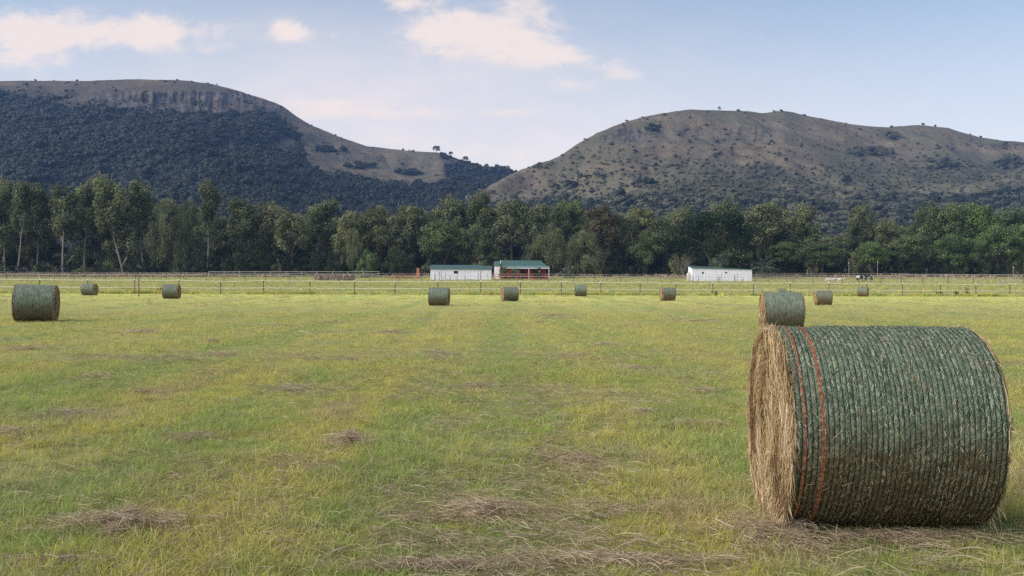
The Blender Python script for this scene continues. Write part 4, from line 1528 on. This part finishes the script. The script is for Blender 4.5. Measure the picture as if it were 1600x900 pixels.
        if n:
            p_r = np.sqrt(r.random(n)) * .99; p_t = r.random(n) * 6.283
            y = p_r * BR * np.sin(p_t); z = p_r * BR * np.cos(p_t)
            L = r.uniform(.04, .24, n) if hero else r.uniform(.10, .32, n)
            # strands follow the roll of the bale, combed downwards by the feed
            ty, tz = np.cos(p_t), -np.sin(p_t)
            fl = fbm(y * 4 + 7, z * 4, seed + 5, 3) - .5
            dy = ty * .75 + fl * 1.2 + r.normal(0, .28, n); dz = tz * .75 + np.where(tz < 0, -.65, .65) + r.normal(0, .28, n)
            nn = np.hypot(dy, dz); dy /= nn; dz /= nn
            q = np.linspace(-.5, .5, 5)[None]
            bend = (r.normal(0, .16, n) * L)[:, None] * (1 - (2 * q) ** 2)
            Yp = y[:, None] + dy[:, None] * q * L[:, None] - dz[:, None] * bend
            Zp = z[:, None] + dz[:, None] * q * L[:, None] + dy[:, None] * bend
            rho = np.hypot(Yp, Zp); cap_r = BR * r.uniform(.955, 1.012, (n, 1))
            k = np.minimum(1, cap_r / np.maximum(rho, 1e-6)); Yp *= k; Zp *= k
            Qp = np.clip(np.hypot(Yp, Zp) / BR, 0, 1); Tp = np.arctan2(Yp, Zp)
            rr = Qp * BR
            bul = .018 * (1 - Qp ** 2.6) + .05 * (fbm(rr * np.cos(Tp) * 5 + 3, rr * np.sin(Tp) * 5 + seed, seed + 3, 4) - .5) * (1 - .6 * Qp)
            off = r.uniform(0, .014, (n, 1)) + .014 * r.random((n, 1)) ** 3 * (1 - (2 * q) ** 2)
            Xp = sg * (.985 * BW / 2 + bul + off - .03 * (Qp > .96) * r.random((n, 1)))
            P = np.stack([Xp, Yp, np.maximum(Zp + BR, .008)], -1)
            tan = unit(np.gradient(P, axis=1)); ra = r.normal(0, .6, (n, 1, 1))
            side = unit(np.cross(tan, np.array([1., 0, 0])) + np.array([1., 0, 0]) * ra)
            tone = fbm(y * 6, z * 3 + 4, seed + 8, 3)
            hb.ribbons(P, (.0036 if hero else .008) * r.uniform(.55, 1.4, (n, 1)), side, 0,
                       np.clip(-.12 + 1.2 * tone + r.normal(0, .2, n), 0, 1))
            # frayed fringe at the rim
            nf = n // (9 if hero else 6)
            t0 = r.random(nf) * 6.283; L = r.uniform(.03, .11, nf)
            d = np.stack([sg * r.uniform(-.4, .7, nf), np.sin(t0) + r.normal(0, .7, nf), np.cos(t0) + r.normal(0, .7, nf)], -1); d = unit(d)
            p0 = to_xyz(np.full(nf, sg * .975), t0, bale_surface(t0, np.full(nf, sg * .975), seed, lanes, 0))
            q = np.linspace(0, 1, 4)
            P = p0[:, None] + d[:, None] * (q[None] * L[:, None])[..., None]; P[..., 2] -= (q[None] ** 2 * L[:, None] * .35)
            P[..., 2] = np.maximum(P[..., 2], .006)
            side = unit(np.cross(d, r.normal(size=(nf, 3))))[:, None].repeat(4, 1)
            hb.ribbons(P, (.003 if hero else .007) * r.uniform(.6, 1.2, (nf, 1)) * np.array([[1, 1, .8, .4]]), side, 0, np.clip(r.normal(.6, .2, nf), 0, 1))
    hay_me = hb.mesh('hay', end_mat)
    # --- marker stripes
    stripes = []
    tt = np.linspace(0, 2 * np.pi, 361)
    for s_c, w in ((-.87, .015), (-.70, .020)):
        s_ = s_c + .012 * (fbm(tt * 3, tt * 0 + s_c, 15, 3) - .5) + .01 * np.sin(tt)
        mb = MB()
        for e in range(3):
            se = s_ + (e - 1) * w * 2 / BW / 3
            rr = bale_surface(tt, se, seed, lanes, depth) + .0050
            P = to_xyz(se, tt, rr)[None]
            side = np.zeros_like(P); side[..., 0] = 1
            mb.ribbons(P, w / 3 * (.7 + .6 * fbm(tt * 14, tt * 0 + e, 25 + e, 2))[None], side, 0, .5)
        stripes.append(mb.mesh('marker_stripe', M['marker']))
    return net_me, hay_me, stripes


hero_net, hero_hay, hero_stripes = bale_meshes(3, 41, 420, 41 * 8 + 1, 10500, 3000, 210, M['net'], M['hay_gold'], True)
gz = float(gh(HERO[0], HERO[1]))
hero = thing('hay_bale', "big round hay bale in front at right, green net with two red stripes", 'hay bale',
             (HERO[0], HERO[1], gz), HERO[2], 'round hay bales on the mown field')
tag(link('net_wrap', hero_net, hero)); link('hay', hero_hay, hero)
for s in hero_stripes:
    link('marker_stripe', s, hero)

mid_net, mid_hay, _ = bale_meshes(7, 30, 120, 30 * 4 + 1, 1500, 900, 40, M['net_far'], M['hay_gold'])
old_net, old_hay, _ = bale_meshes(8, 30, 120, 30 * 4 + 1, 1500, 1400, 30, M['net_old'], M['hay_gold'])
proto = {}
BALES = [   # X centre, base row, height px, yaw deg, weathered, label
    (56, 503.5, 60, 15, 0, "round bale at the far left of the field, largest of the distant ones"),
    (1221, 517, 61.5, -4, 0, "second nearest round bale, partly behind the top of the big front one"),
    (140, 461.5, 19, -4, 0, "small distant bale right of the far left bale, near the fence"),
    (268, 467, 23.5, 3, 0, "distant bale right of the dark lone pole on the left"),
    (686, 478, 30, -3, 0, "distant bale in front of the left white shed"),
    (796.5, 470.5, 23.5, 14, 0, "distant bale in front of the red house with its brown end showing at right"),
    (907.5, 463, 18.5, -3, 0, "smallest grey green bale in the middle, close to the fence"),
    (1043, 470, 21.5, 9, 1, "distant brownish grey bale left of the right white shed"),
    (1286, 477, 23.5, -2, 1, "distant greyish bale just right of the second nearest one"),
    (1348.5, 463.5, 15.5, -28, 1, "farthest small bale at right, its pale straw end turned to the left"),
    (1222, 464, 13.5, 0, 0, "bale of which only the top shows over the second nearest one"),
]
for (X, base, hp, yaw, old, lab) in BALES:
    d = CAM_H * FOC / (base - float(hor(X)))
    D = hp / FOC * d
    x = at(X, d); d2 = d + D / 2 * .6
    x = at(X, d2)
    t = proto.get(old)
    if t is None:
        t = proto[old] = thing('hay_bale', lab, 'hay bale', (0, 0, 0), 0, 'round hay bales on the mown field')
        link('net_wrap', (mid_net, old_net)[old], t); link('hay', (mid_hay, old_hay)[old], t)
    else:
        t = copy_tree(t); t['label'] = lab
    k = D / BW
    t.location = (x, d2, float(gh(x, d2)) - .01)
    t.rotation_euler = (0, 0, R(yaw))
    q = _tree_rng.random(3)
    t.scale = (k * (1.08 if X == 140 else 1) * (.97 + .06 * q[0]), k * (1 + .04 * q[1]), k * (1 - .04 * q[1]))
    t.rotation_euler = (0, R(3.0 * (q[2] - .5)), R(yaw))

# old unwrapped bales behind the fence
def old_bale_mesh():
    _, me, _ = bale_meshes(12, 10, 40, 11, 900, 0, 0, M['net_old'], M['old_hay'])
    r = np.random.default_rng(2)
    mb = MB()
    sv = np.linspace(-.985, .985, 24); th = np.linspace(0, 2 * np.pi, 49)[:-1]
    Sg, Tg = np.meshgrid(sv, th, indexing='ij')
    V = to_xyz(Sg, Tg, bale_surface(Tg, Sg, 12, 10, 0) + .03 * (fbm(Sg * 9, Tg * 5, 8, 3) - .5))
    i = np.arange(23)[:, None] * 48; j = np.arange(48)[None]; jn = (j + 1) % 48
    mb.add(V.reshape(-1, 3), np.stack([i + j, i + jn, i + 48 + jn, i + 48 + j], -1).reshape(-1, 4), 0, np.clip(r.normal(.35, .15, 23 * 48), 0, 1), True)
    return mb.mesh('hay_roll', M['old_hay']), me


M['old_hay'] = mat_straw('old_brown_hay', [(0, (0.20, 0.13, 0.10)), (.5, (0.40, 0.28, 0.22)), (1, (0.58, 0.46, 0.38))])
ob_roll, ob_end = old_bale_mesh()
OLD = "old brown unwrapped bale in the row behind the fences at left of the sheds"
OLD_EACH = ["leftmost old brown bale of the row behind the fences", "second old brown bale from the left of the row behind the fences",
            "old brown bale left of the row's middle behind the fences", "old brown bale right of the row's middle behind the fences",
            "second old brown bale from the right of the row behind the fences", "rightmost old brown bale of the row behind the fences"]
first = None
for i, X in enumerate((497, 508, 519, 530, 540, 548)):
    x = at(X, 200); g0 = float(gh(x, 200))
    if first is None:
        t = first = thing('old_hay_bale', OLD_EACH[0], 'hay bale', (0, 0, 0), 0, 'old brown bales behind the fences')
        link('hay_roll', ob_roll, t); link('hay', ob_end, t)
    else:
        t = copy_tree(first); t['label'] = OLD_EACH[i]
    t.location = (x, 200 + .4 * (i % 2), g0); t.rotation_euler = (0, 0, R(75 + 9 * i)); t.scale = (1.05, 1.05, 1.06)


# ------------------------------------------------------------------ fences
def fence_line(name, label, P0, P1, posts_at, post_h, post_r, wires, post_mat, wire_mat, wire_r, cap=None, lean=.02, seed=0, flat=False):
    """posts_at: fractions along P0-P1; wires: heights"""
    r = np.random.default_rng(seed)
    P0 = np.array(P0, float); P1 = np.array(P1, float)
    t = thing(name, label, 'fence', (float(P0[0]), float(P0[1]), 0))
    pm = MB().tube([(0, 0, -.3), (0, 0, post_h * .5), (0, 0, post_h)], [post_r, post_r * .97, post_r * .92], 8).mesh('post', post_mat)
    cm = MB().tube([(0, 0, post_h - .03), (0, 0, post_h + .05)], [post_r * 1.5, post_r * 1.4], 8).mesh('cap', cap) if cap else None
    tops = []
    for f in posts_at:
        p = P0 + (P1 - P0) * f
        z = float(gh(p[0], p[1]))
        hs = 1 + r.normal(0, .025)
        o = link('post', pm, t, (p[0] - P0[0], p[1] - P0[1], z))
        o.rotation_euler = (r.normal(0, lean), r.normal(0, lean), r.random() * 6)
        o.scale = (1, 1, hs)
        if cm:
            link('cap', cm, o)
        tops.append((p[0] - P0[0], p[1] - P0[1], z, hs))
    for w in wires:
        pts = []
        for a, b in zip(tops[:-1], tops[1:]):
            for q in np.linspace(0, 1, 6)[:-1]:
                pts.append([a[0] + (b[0] - a[0]) * q, a[1] + (b[1] - a[1]) * q - post_r - .02,
                            (a[2] + w * a[3]) * (1 - q) + (b[2] + w * b[3]) * q - .09 * q * (1 - q)])
        b = tops[-1]; pts.append([b[0], b[1] - post_r - .02, b[2] + w * b[3]])
        mb = MB()
        if flat:
            P = np.array(pts)[None]; side = np.zeros_like(P); side[..., 2] = 1
            mb.ribbons(P, wire_r * 2, side)
            P2 = P.copy(); P2[..., 1] += .006
            mb.ribbons(P2, wire_r * 2, side)
        else:
            mb.tube(pts, wire_r, 4)
        mb.build('tape' if flat else 'wire', wire_mat, t)
    return t


def fence_x(x):
    return 114.5 + .128 * x


xs = []
X_list = [-75, -6, 62, 137, 210, 279, 345, 412, 484, 554, 617, 684, 751, 813, 877, 939, 1000, 1056, 1114, 1177, 1235, 1295, 1354, 1410, 1469, 1525, 1578, 1632, 1690, 1745]
for X in X_list:
    u = (X - 800) / FOC
    y = 114.5 / (1 - .128 * u)
    xs.append(u * y)
xs = np.array(xs)
P0 = (xs[0], fence_x(xs[0])); P1 = (xs[-1], fence_x(xs[-1]))
fence_line('tape_fence', "long two strand fence of white tape on dark posts closing off the hay field", P0, P1,
           (xs - xs[0]) / (xs[-1] - xs[0]), 1.5, .055, (1.47, .70), M['fence_post'], M['tape'], .024, M['tape'], .015, 1, True)

r_ = np.random.default_rng(17)
xs2 = np.cumsum(r_.uniform(3.2, 5.6, 60)) - 132
fence_line('wire_fence', "second, thinner wire fence with uneven dark posts across the rough pasture", (xs2[0], 184 + .03 * xs2[0]), (xs2[-1], 184 + .03 * xs2[-1]),
           (xs2 - xs2[0]) / (xs2[-1] - xs2[0]), 1.25, .05, (1.2, .8, .42), M['fence_post'], M['wire'], .018, None, .05, 2)
xs3 = np.arange(-110, 128, 8.6)
fence_line('paddock_fence', "third fence with pale wires and pale posts just in front of the sheds", (xs3[0], 205), (xs3[-1], 207),
           (xs3 - xs3[0]) / (xs3[-1] - xs3[0]), 1.45, .055, (1.42, 1.0), M['pale_post'], M['wire'], .017, None, .03, 3)


def rail_fence(name, label, Xa, Xb, d, n, h, rails, mat, prad=.07, rrad=.055, z_off=0.0):
    xa, xb = at(Xa, d), at(Xb, d)
    t = thing(name, label, 'fence', (xa, d, 0))
    pm = MB().tube([(0, 0, -.2), (0, 0, h)], [prad, prad * .9], 8).mesh('post', mat)
    rr = np.random.default_rng(int(Xa))
    zs = []
    for x in np.linspace(xa, xb, n):
        z = float(gh(x, d)) + z_off; zs.append(z)
        o = link('post', pm, t, (x - xa, 0, z)); o.rotation_euler = (0, rr.normal(0, .02), 0)
    for q in rails:
        pts = [(x - xa, -prad, z + q + rr.normal(0, .02)) for x, z in zip(np.linspace(xa, xb, n), zs)]
        MB().tube(pts, rrad, 6).build('rail', mat, t)
    return t


rail_fence('rail_fence', "pale pole rail fence before the dark trees left of the sheds", 326, 592, 236, 12, 1.5, (1.42, .85), M['white_rail'])
rail_fence('rail_fence', "dark weathered pole fence around the cattle paddock at right", 1182, 1420, 233, 12, 1.35, (1.3, .75), M['pale_post'], .06, .05)
rail_fence('rail_fence', "pale sagging pole fence running to the right edge behind the pasture", 1405, 1660, 212, 10, 1.6, (1.55,), M['white_rail'], .05, .06)
rail_fence('rail_fence', "low white pole barrier at the right edge", 1561, 1660, 186, 5, .75, (.72,), M['white_rail'], .07, .07)
rail_fence('red_rail_fence', "red painted rail fence in front of the red house", 769, 832, 214, 6, 1.35, (1.3, .8), M['red_rail'], .07, .07)
rail_fence('pink_rail_fence', "faded red low rail fence left of the white shed", 612, 650, 222, 5, 1.0, (.95, .55, .2), M['brick'], .06, .07)

# posts and poles standing by themselves
def pole(name, label, X, d, h, rad, mat, lean=0.0, group=None, cap=None):
    x = at(X, d)
    t = thing(name, label, 'post', (x, d, float(gh(x, d))), 0, group)
    MB().tube([(0, 0, -.2), (lean * .5, 0, h * .5), (lean, 0, h)], [rad, rad * .95, rad * .85], 8).build('shaft', mat, t)
    if cap:
        MB().tube([(lean, 0, h), (lean, 0, h + .1), (lean, 0, h + .3)], [rad * .8, rad * 2.6, rad * 2.2], 8).build('head', cap, t)
    return t


pole('fence_pole', "dark lone pole standing in front of the fence between two left bales", 217, 90, 1.72, .05, M['fence_post'])
pole('wooden_post', "brown wooden post leaning just left of the dark lone pole", 209.5, 108.5, 1.42, .09, M['brown_wood'], .05)
pole('lamp_pole', "thin pole with a white head left of the cattle", 1326, 240, 3.4, .03, M['wire'], 0, None, M['trim_white'])
pole('lamp_pole', "thin pole with a white head right of the cattle", 1371, 240, 3.6, .03, M['wire'], 0, None, M['trim_white'])
pole('lamp_pole', "white topped pole near the right edge behind the pasture", 1583, 226, 2.8, .03, M['wire'], 0, None, M['trim_white'])
STK = ["dark stake in front of the left white shed, first from its left end", "pair of stakes' left one before the left white shed's wall",
       "pair of stakes' right one before the left white shed's wall", "stake left of the small window of the white shed",
       "short stake under the small window of the white shed", "stake right of the small window of the white shed", "stake by the seam in the white shed's wall"]
for X, h, lab in zip((679, 686, 689.5, 696, 703, 714, 751), (1.2, 1.75, 1.6, 1.5, 1.25, 1.3, 1.9), STK):
    pole('wooden_stake', lab, X, 212.5, h, .06, M['fence_post'], .03, 'stakes along the white shed')
STK2 = ["short stake before the left part of the right white shed", "bent thin stake before the right white shed's middle",
        "tall stake before the right white shed's middle", "stake before the right part of the right white shed", "thin stake nearest the right end of the right white shed"]
for X, h, lab in zip((1091, 1121, 1126.5, 1148, 1151.5), (1.1, 1.2, 1.7, 1.3, 1.8), STK2):
    pole('wooden_stake', lab, X, 209, h, .055, M['fence_post'], .05, 'stakes along the right white shed')


# ------------------------------------------------------------------ buildings
def px(X, d, x0):
    return at(X, d) - x0


def left_shed():
    d = 215.0; x0 = at(720, d); g0 = float(gh(x0, d))
    t = thing('shed', "long low white shed with green roof and one small dark window", 'shed', (x0, d, g0))
    a, s, b = px(672.5, d, x0), px(751, d, x0), px(767.5, d, x0)
    top = 2.3
    wl = MB()
    def side(x_a, x_b, top, dep):
        wl.prism([(0, -.4), (dep, -.4), (dep, top + .75), (0, top)], x_a, x_b, lambda p, q: (q, p[0], p[1]))
    side(a, s, top, 4.6)
    wl.build('wall', M['white_wall'], t)
    wl = MB(); side(s + .03, b, top - .02, 4.0); wl.build('wall', M['white_wall'], t)
    rf = MB()
    rf.prism([(-.35, top - .02), (-.35, top + .05), (4.9, top + .95), (4.9, top + .88)], a - .3, s + .12, lambda p, q: (q, p[0], p[1]))
    rf.build('roof', M['green_roof'], t)
    rf = MB(); rf.prism([(-.25, top - .05), (-.25, top + .02), (4.2, top + .80), (4.2, top + .73)], s + .13, b + .15, lambda p, q: (q, p[0], p[1]))
    rf.build('roof', M['green_roof'], t)
    w = MB().box(px(709, d, x0), px(715.5, d, x0), -.04, .03, 1.38, 1.92); wo = w.build('window', M['dark_opening'], t)
    fr = MB()
    xa, xb = px(709, d, x0), px(715.5, d, x0)
    for q in ((xa - .06, xb + .06, 1.92, 1.98), (xa - .06, xb + .06, 1.32, 1.38), (xa - .06, xa, 1.38, 1.92), (xb, xb + .06, 1.38, 1.92)):
        fr.box(q[0], q[1], -.06, .02, q[2], q[3])
    fr.build('frame', M['trim_white'], wo)
    dr = MB().box(px(755, d, x0), px(761.5, d, x0), -.05, .02, -.1, 1.9); do = dr.build('door', M['trim_white'], t)
    MB().box(px(760.6, d, x0), px(761.1, d, x0), -.1, -.05, .9, 1.05).build('handle', M['dark_opening'], do)


def right_shed():
    d = 212.0; x0 = at(1128, d); g0 = float(gh(x0, d))
    t = thing('shed', "plain white shed with thin dark green roof and two small dark openings", 'shed', (x0, d, g0))
    a, b = px(1081.5, d, x0), px(1175, d, x0)
    za, zb = 2.66, 2.42
    v = [(a, 0, -.6), (b, 0, -.6), (b, 0, zb), (a, 0, za), (a, 4.8, -.6), (b, 4.8, -.6), (b, 4.8, zb + .1), (a, 4.8, za + .45)]
    MB().add(v, [(0, 1, 2, 3), (1, 5, 6, 2), (5, 4, 7, 6), (4, 0, 3, 7), (3, 2, 6, 7)]).build('wall', M['white_wall'], t)
    v = []
    for x, z, zz in ((a - .15, za, .55), (b + .02, zb, .12)):
        v += [(x, -.22, z + .01), (x, -.22, z + .09), (x, 5.1, z + zz + .09), (x, 5.1, z + zz + .01)]
    MB().add(v, [(0, 1, 2, 3), (7, 6, 5, 4), (0, 4, 5, 1), (1, 5, 6, 2), (2, 6, 7, 3), (3, 7, 4, 0)]).build('roof', M['green_roof_dark'], t)
    cx = px(1098, d, x0)
    ang = np.linspace(0, 2 * np.pi, 17)[:-1]
    v = [(cx + .2 * math.cos(q), -.03, 1.72 + .23 * math.sin(q)) for q in ang] + [(cx + .2 * math.cos(q), .04, 1.72 + .23 * math.sin(q)) for q in ang]
    MB().add(v[:16], [tuple(range(16))]).add(v, [(i, (i + 1) % 16, 16 + (i + 1) % 16, 16 + i) for i in range(16)]).build('window', M['dark_opening'], t)
    cx = px(1134.5, d, x0)
    MB().prism([(-.28, 1.68), (.28, 1.68), (.22, 1.84), (-.05, 1.98), (-.22, 1.86)], -.03, .04, lambda p, q: (cx + p[0], q, p[1])).build('vent', M['dark_opening'], t)
    # small lean-to at its left end
    t2 = thing('water_tank', "small grey white tank standing at the left end of the right white shed", 'tank', (at(1076.5, 214), 214, float(gh(at(1076.5, 214), 214))))
    MB().tube([(0, 0, 0), (0, 0, .03), (0, 0, 1.5), (0, 0, 1.62), (0, 0, 1.75)], [.5, .52, .52, .46, .16], 18).build('drum', M['white_rail'], t2)
    MB().tube([(0, 0, 1.74), (0, 0, 1.86)], [.18, .17], 12).build('lid', M['wire'], t2)


def red_house():
    d = 226.0; x0 = at(815, d); g0 = float(gh(x0, d))
    t = thing('house', "red walled house with green roof and white gable behind dark bushes", 'house', (x0, d, g0))
    a, b = px(783, d, x0), px(853, d, x0)
    h_e, h_r = 3.0, 4.25
    MB().prism([(0, -.4), (5.2, -.4), (5.2, h_e - .12), (0, h_e - .12)], a, b, lambda p, q: (q, p[0], p[1])).build('wall', M['red_wall'], t)
    rf = MB()
    rf.prism([(-.15, h_e), (2.6, h_r), (5.4, h_e), (5.4, h_e - .1), (2.6, h_r - .1), (-.15, h_e - .1)], a - .12, b + .1, lambda p, q: (q, p[0], p[1]))
    rf.nv = 0; rf.v = []; rf.f = []
    xl, xr, hip = a - .12, b + .1, 1.15
    v = [(xl, -.15, h_e), (xr, -.15, h_e), (xr - hip, 2.6, h_r), (xl, 2.6, h_r), (xl, 5.4, h_e), (xr, 5.4, h_e)]
    v += [(p[0], p[1], p[2] - .1) for p in v]
    rf.add(v, [(0, 1, 2, 3), (3, 2, 5, 4), (7, 6, 9, 8), (8, 9, 10, 11), (0, 6, 7, 1), (4, 5, 11, 10), (1, 7, 11, 5)])
    rf.add(v, [(1, 5, 2), (7, 8, 11), (0, 3, 9), (0, 9, 6), (3, 4, 10), (3, 10, 9)])
    rf.build('roof', M['green_roof'], t)
    for x_ in (a - .17,):
        MB().prism([(-.15, h_e - .3), (-.15, h_e + .04), (2.6, h_r + .05), (5.4, h_e + .04), (5.4, h_e - .3)], x_ - .05, x_ + .03, lambda p, q: (q, p[0], p[1])).build('gable', M['trim_white'], t)
    vr = MB()
    xa, xb = px(785.5, d, x0), px(858, d, x0)
    vr.prism([(-2.3, 2.42), (-2.3, 2.50), (-.16, 2.98), (-.16, 2.90)], xa, xb, lambda p, q: (q, p[0], p[1]))
    vr.build('verandah_roof', M['green_roof_pale'], t)
    MB().box(xa, xb, -2.36, -2.305, 2.36, 2.50).build('fascia', M['trim_white'], t)
    pm = MB().box(-.07, .07, -.07, .07, -.3, 2.40).mesh('verandah_post', M['trim_white'])
    for X in (787, 806, 826, 842, 857):
        link('verandah_post', pm, t, (px(X, d, x0), -2.15, 0))
    MB().box(xa, px(812, d, x0), -2.2, -2.05, -.3, .85).build('parapet', M['red_wall'], t)
    MB().box(px(826.5, d, x0), xb - .1, -2.2, -2.05, -.3, .85).build('parapet', M['red_wall'], t)
    do = MB().box(px(812.5, d, x0), px(820.5, d, x0), -.05, .05, -.1, 2.1).build('door', M['dark_opening'], t)
    MB().box(px(817, d, x0), px(817.6, d, x0), -.09, -.05, .95, 1.1).build('handle', M['wire'], do)
    w = MB().box(px(834, d, x0), px(841, d, x0), -.05, .05, .9, 2.0).build('window', M['dark_opening'], t)
    MB().box(px(834, d, x0) - .08, px(841, d, x0) + .08, -.09, .04, .82, .9).build('sill', M['trim_white'], w)
    # wing behind with its own white gable
    d2 = 229.0; x2 = at(776, d2)
    t2 = thing('outbuilding', "small white gabled outbuilding behind the left end of the red house", 'outbuilding', (x2, d2, float(gh(x2, d2))))
    a2, b2 = px(772, d2, x2), px(781, d2, x2)
    MB().prism([(0, -.4), (4, -.4), (4, 3.0), (2, 3.95), (0, 3.0)], a2, b2, lambda p, q: (q, p[0], p[1])).build('wall', M['white_wall'], t2)
    MB().prism([(-.2, 2.95), (2, 4.05), (4.2, 2.95), (4.2, 2.85), (2, 3.95), (-.2, 2.85)], a2 - .1 + .12, b2 + .1, lambda p, q: (q, p[0], p[1])).build('roof', M['green_roof'], t2)


left_shed(); right_shed(); red_house()
_d = 221.0; _x = at(653, _d)
t = thing('brick_pillar', "faded red brick chimney pillar left of the long white shed", 'pillar', (_x, _d, float(gh(_x, _d))))
MB().box(-.42, .42, -.35, .35, -.3, 1.5, bev=.02).build('base', M['brick'], t)
MB().box(-.26, .26, -.25, .25, 1.5, 2.5, bev=.02).build('flue', M['brick'], t)


# ------------------------------------------------------------------ cattle
def mat_cow(name, a, b, thr):
    m, g = new_mat(name)
    tc = g.node('ShaderNodeTexCoord').outputs['Object']
    n = g.noise(tc, 1.1, 2, .4, .3)
    finish(g, g.mix(g.ss(n, thr - .02, thr + .02), a, b), .8, .2)
    return m


M['cow_bw'] = mat_cow('black_and_white_hide', (0.02, 0.019, 0.018), (0.72, 0.69, 0.66), .52)
M['cow_cream'] = mat_cow('cream_hide', (0.66, 0.56, 0.46), (0.76, 0.70, 0.62), .5)


def cow_mesh(name, mat, graze, lie=False):
    k = .45 if lie else 1.0
    J = {  # joint: (x, y, z, rx, ry)
        'pel': (-.70, 0, 1.12, .30, .32), 'bel': (-.15, 0, 1.02, .36, .38), 'che': (.45, 0, 1.05, .31, .36),
        'nec': (.80, 0, 1.20, .17, .22),
        'rump': (-.98, 0, 1.15, .17, .2), 'tail': (-1.06, 0, .72, .03, .03),
        'polb': (1.10, 0, .72 if graze else 1.48, .125, .14), 'nose': (1.28, 0, .30 if graze else 1.28, .08, .08)}
    E = [('pel', 'bel'), ('bel', 'che'), ('che', 'nec'), ('nec', 'polb'), ('polb', 'nose'), ('pel', 'rump'), ('rump', 'tail')]
    for s in (-1, 1):
        q = 'l' if s > 0 else 'r'
        J.update({'fs' + q: (.52, .17 * s, .78, .13, .13), 'fk' + q: (.55, .18 * s, .40, .07, .07), 'ff' + q: (.53, .18 * s, .03, .055, .055),
                  'hs' + q: (-.78, .18 * s, .82, .17, .17), 'hk' + q: (-.92, .19 * s, .46, .07, .07), 'hf' + q: (-.82, .19 * s, .03, .055, .055),
                  'ea' + q: (J['polb'][0] - .05, .26 * s, J['polb'][2] + .02, .035, .05)})
        E += [('che', 'fs' + q), ('fs' + q, 'fk' + q), ('fk' + q, 'ff' + q), ('pel', 'hs' + q), ('hs' + q, 'hk' + q), ('hk' + q, 'hf' + q), ('polb', 'ea' + q)]
    names = list(J)
    me = bpy.data.meshes.new('tmp')
    me.from_pydata([J[n][:3] for n in names], [(names.index(a), names.index(b)) for a, b in E], [])
    o = bpy.data.objects.new('tmp', me); COL.objects.link(o)
    o.modifiers.new('s', 'SKIN')
    sv = me.skin_vertices[0].data
    for i, n in enumerate(names):
        sv[i].radius = J[n][3:5]; sv[i].use_root = (i == 0)
    sb = o.modifiers.new('b', 'SUBSURF'); sb.levels = 2; sb.render_levels = 2
    dg = bpy.context.evaluated_depsgraph_get()
    out = bpy.data.meshes.new_from_object(o.evaluated_get(dg))
    bpy.data.objects.remove(o)
    out.materials.clear(); out.materials.append(mat)
    for p in out.polygons: p.use_smooth = True
    out.name = name
    return out


bpy.context.view_layer.update()
for (X, d, yaw, mat, graze, sc, lab, cat) in (
        (1345, 206, 25, 'cow_bw', False, 1.0, "black and white cow standing at the left of the pair in the pasture", 'cow'),
        (1356, 208, 200, 'cow_bw', False, 1.05, "black and white cow standing at the right of the pair in the pasture", 'cow'),
        (1295, 205, 185, 'cow_cream', True, .62, "small cream calf grazing, left of the pale calves", 'calf'),
        (1304, 206, 20, 'cow_cream', True, .62, "small cream calf grazing in the middle of the pale calves", 'calf'),
        (1314, 205, 8, 'cow_cream', False, .66, "cream calf with raised head, right of the pale calves", 'calf')):
    x = at(X, d)
    o = link(cat, cow_mesh(cat, M[mat], graze), None, (x, d, float(gh(x, d))))
    o.rotation_euler = (0, 0, R(yaw)); o.scale = (sc, sc, sc)
    tag(o, lab, cat, 'cattle in the pasture')


# tall weed by the fence
def weed(X, dd, h, label, n, seed):
    r = np.random.default_rng(seed)
    u = (X - 800) / FOC; y = 114.5 / (1 - .128 * u) + dd; x = u * y
    t = thing('weed', label, 'weed', (x, y, float(gh(x, y))), 0, 'weeds along the fence')
    st, lf = MB(), MB()
    for k in range(n):
        bp, br = branch(r, (r.normal(0, .18), r.normal(0, .12), 0), (r.normal(0, .2), r.normal(0, .2), 1), h * r.uniform(.6, 1), .014, .005, 5, .06, .05)
        st.tube(bp, br, 4)
        for q in range(2, 6):
            clump_cards(lf, r, bp[q], np.array([.10, .10, .12]), 16, .035, .3, r.uniform(.2, .8))
    st.build('stems', M['dark_bark'], t)
    lf.build('leaves', M['brown_leaf'], t)


weed(1508, .2, 1.35, "tall dark brown weed against the fence at right", 7, 1)
weed(1495, .3, .7, "low dark weed left of the tall brown one at the fence", 8, 2)
weed(1466, .3, .75, "low dark weed at the foot of a fence post at right", 7, 3)
weed(1118, .3, .6, "small weed at the fence under the right white shed", 5, 4)
weed(250, .4, .9, "rusty tall weed by the fence right of the lone pole", 5, 5)


# ------------------------------------------------------------------ haze
HAZE = 0.000112
HAZE_COL = (0.30, 0.50, 1.0)


def haze():
    m, g = new_mat('haze_air')
    m.cycles.volume_sampling = 'DISTANCE'
    v = g.node('ShaderNodeVolumePrincipled')
    v.inputs['Color'].default_value = (*HAZE_COL, 1)
    v.inputs['Density'].default_value = HAZE
    v.inputs['Anisotropy'].default_value = 0.0
    out = g.node('ShaderNodeOutputMaterial')
    g.l.new(v.outputs[0], out.inputs['Volume'])
    o = MB().box(-2300, 2300, -900, 2250, -3.0, 345.0).build('haze', m)
    tag(o, kind='stuff')


haze()
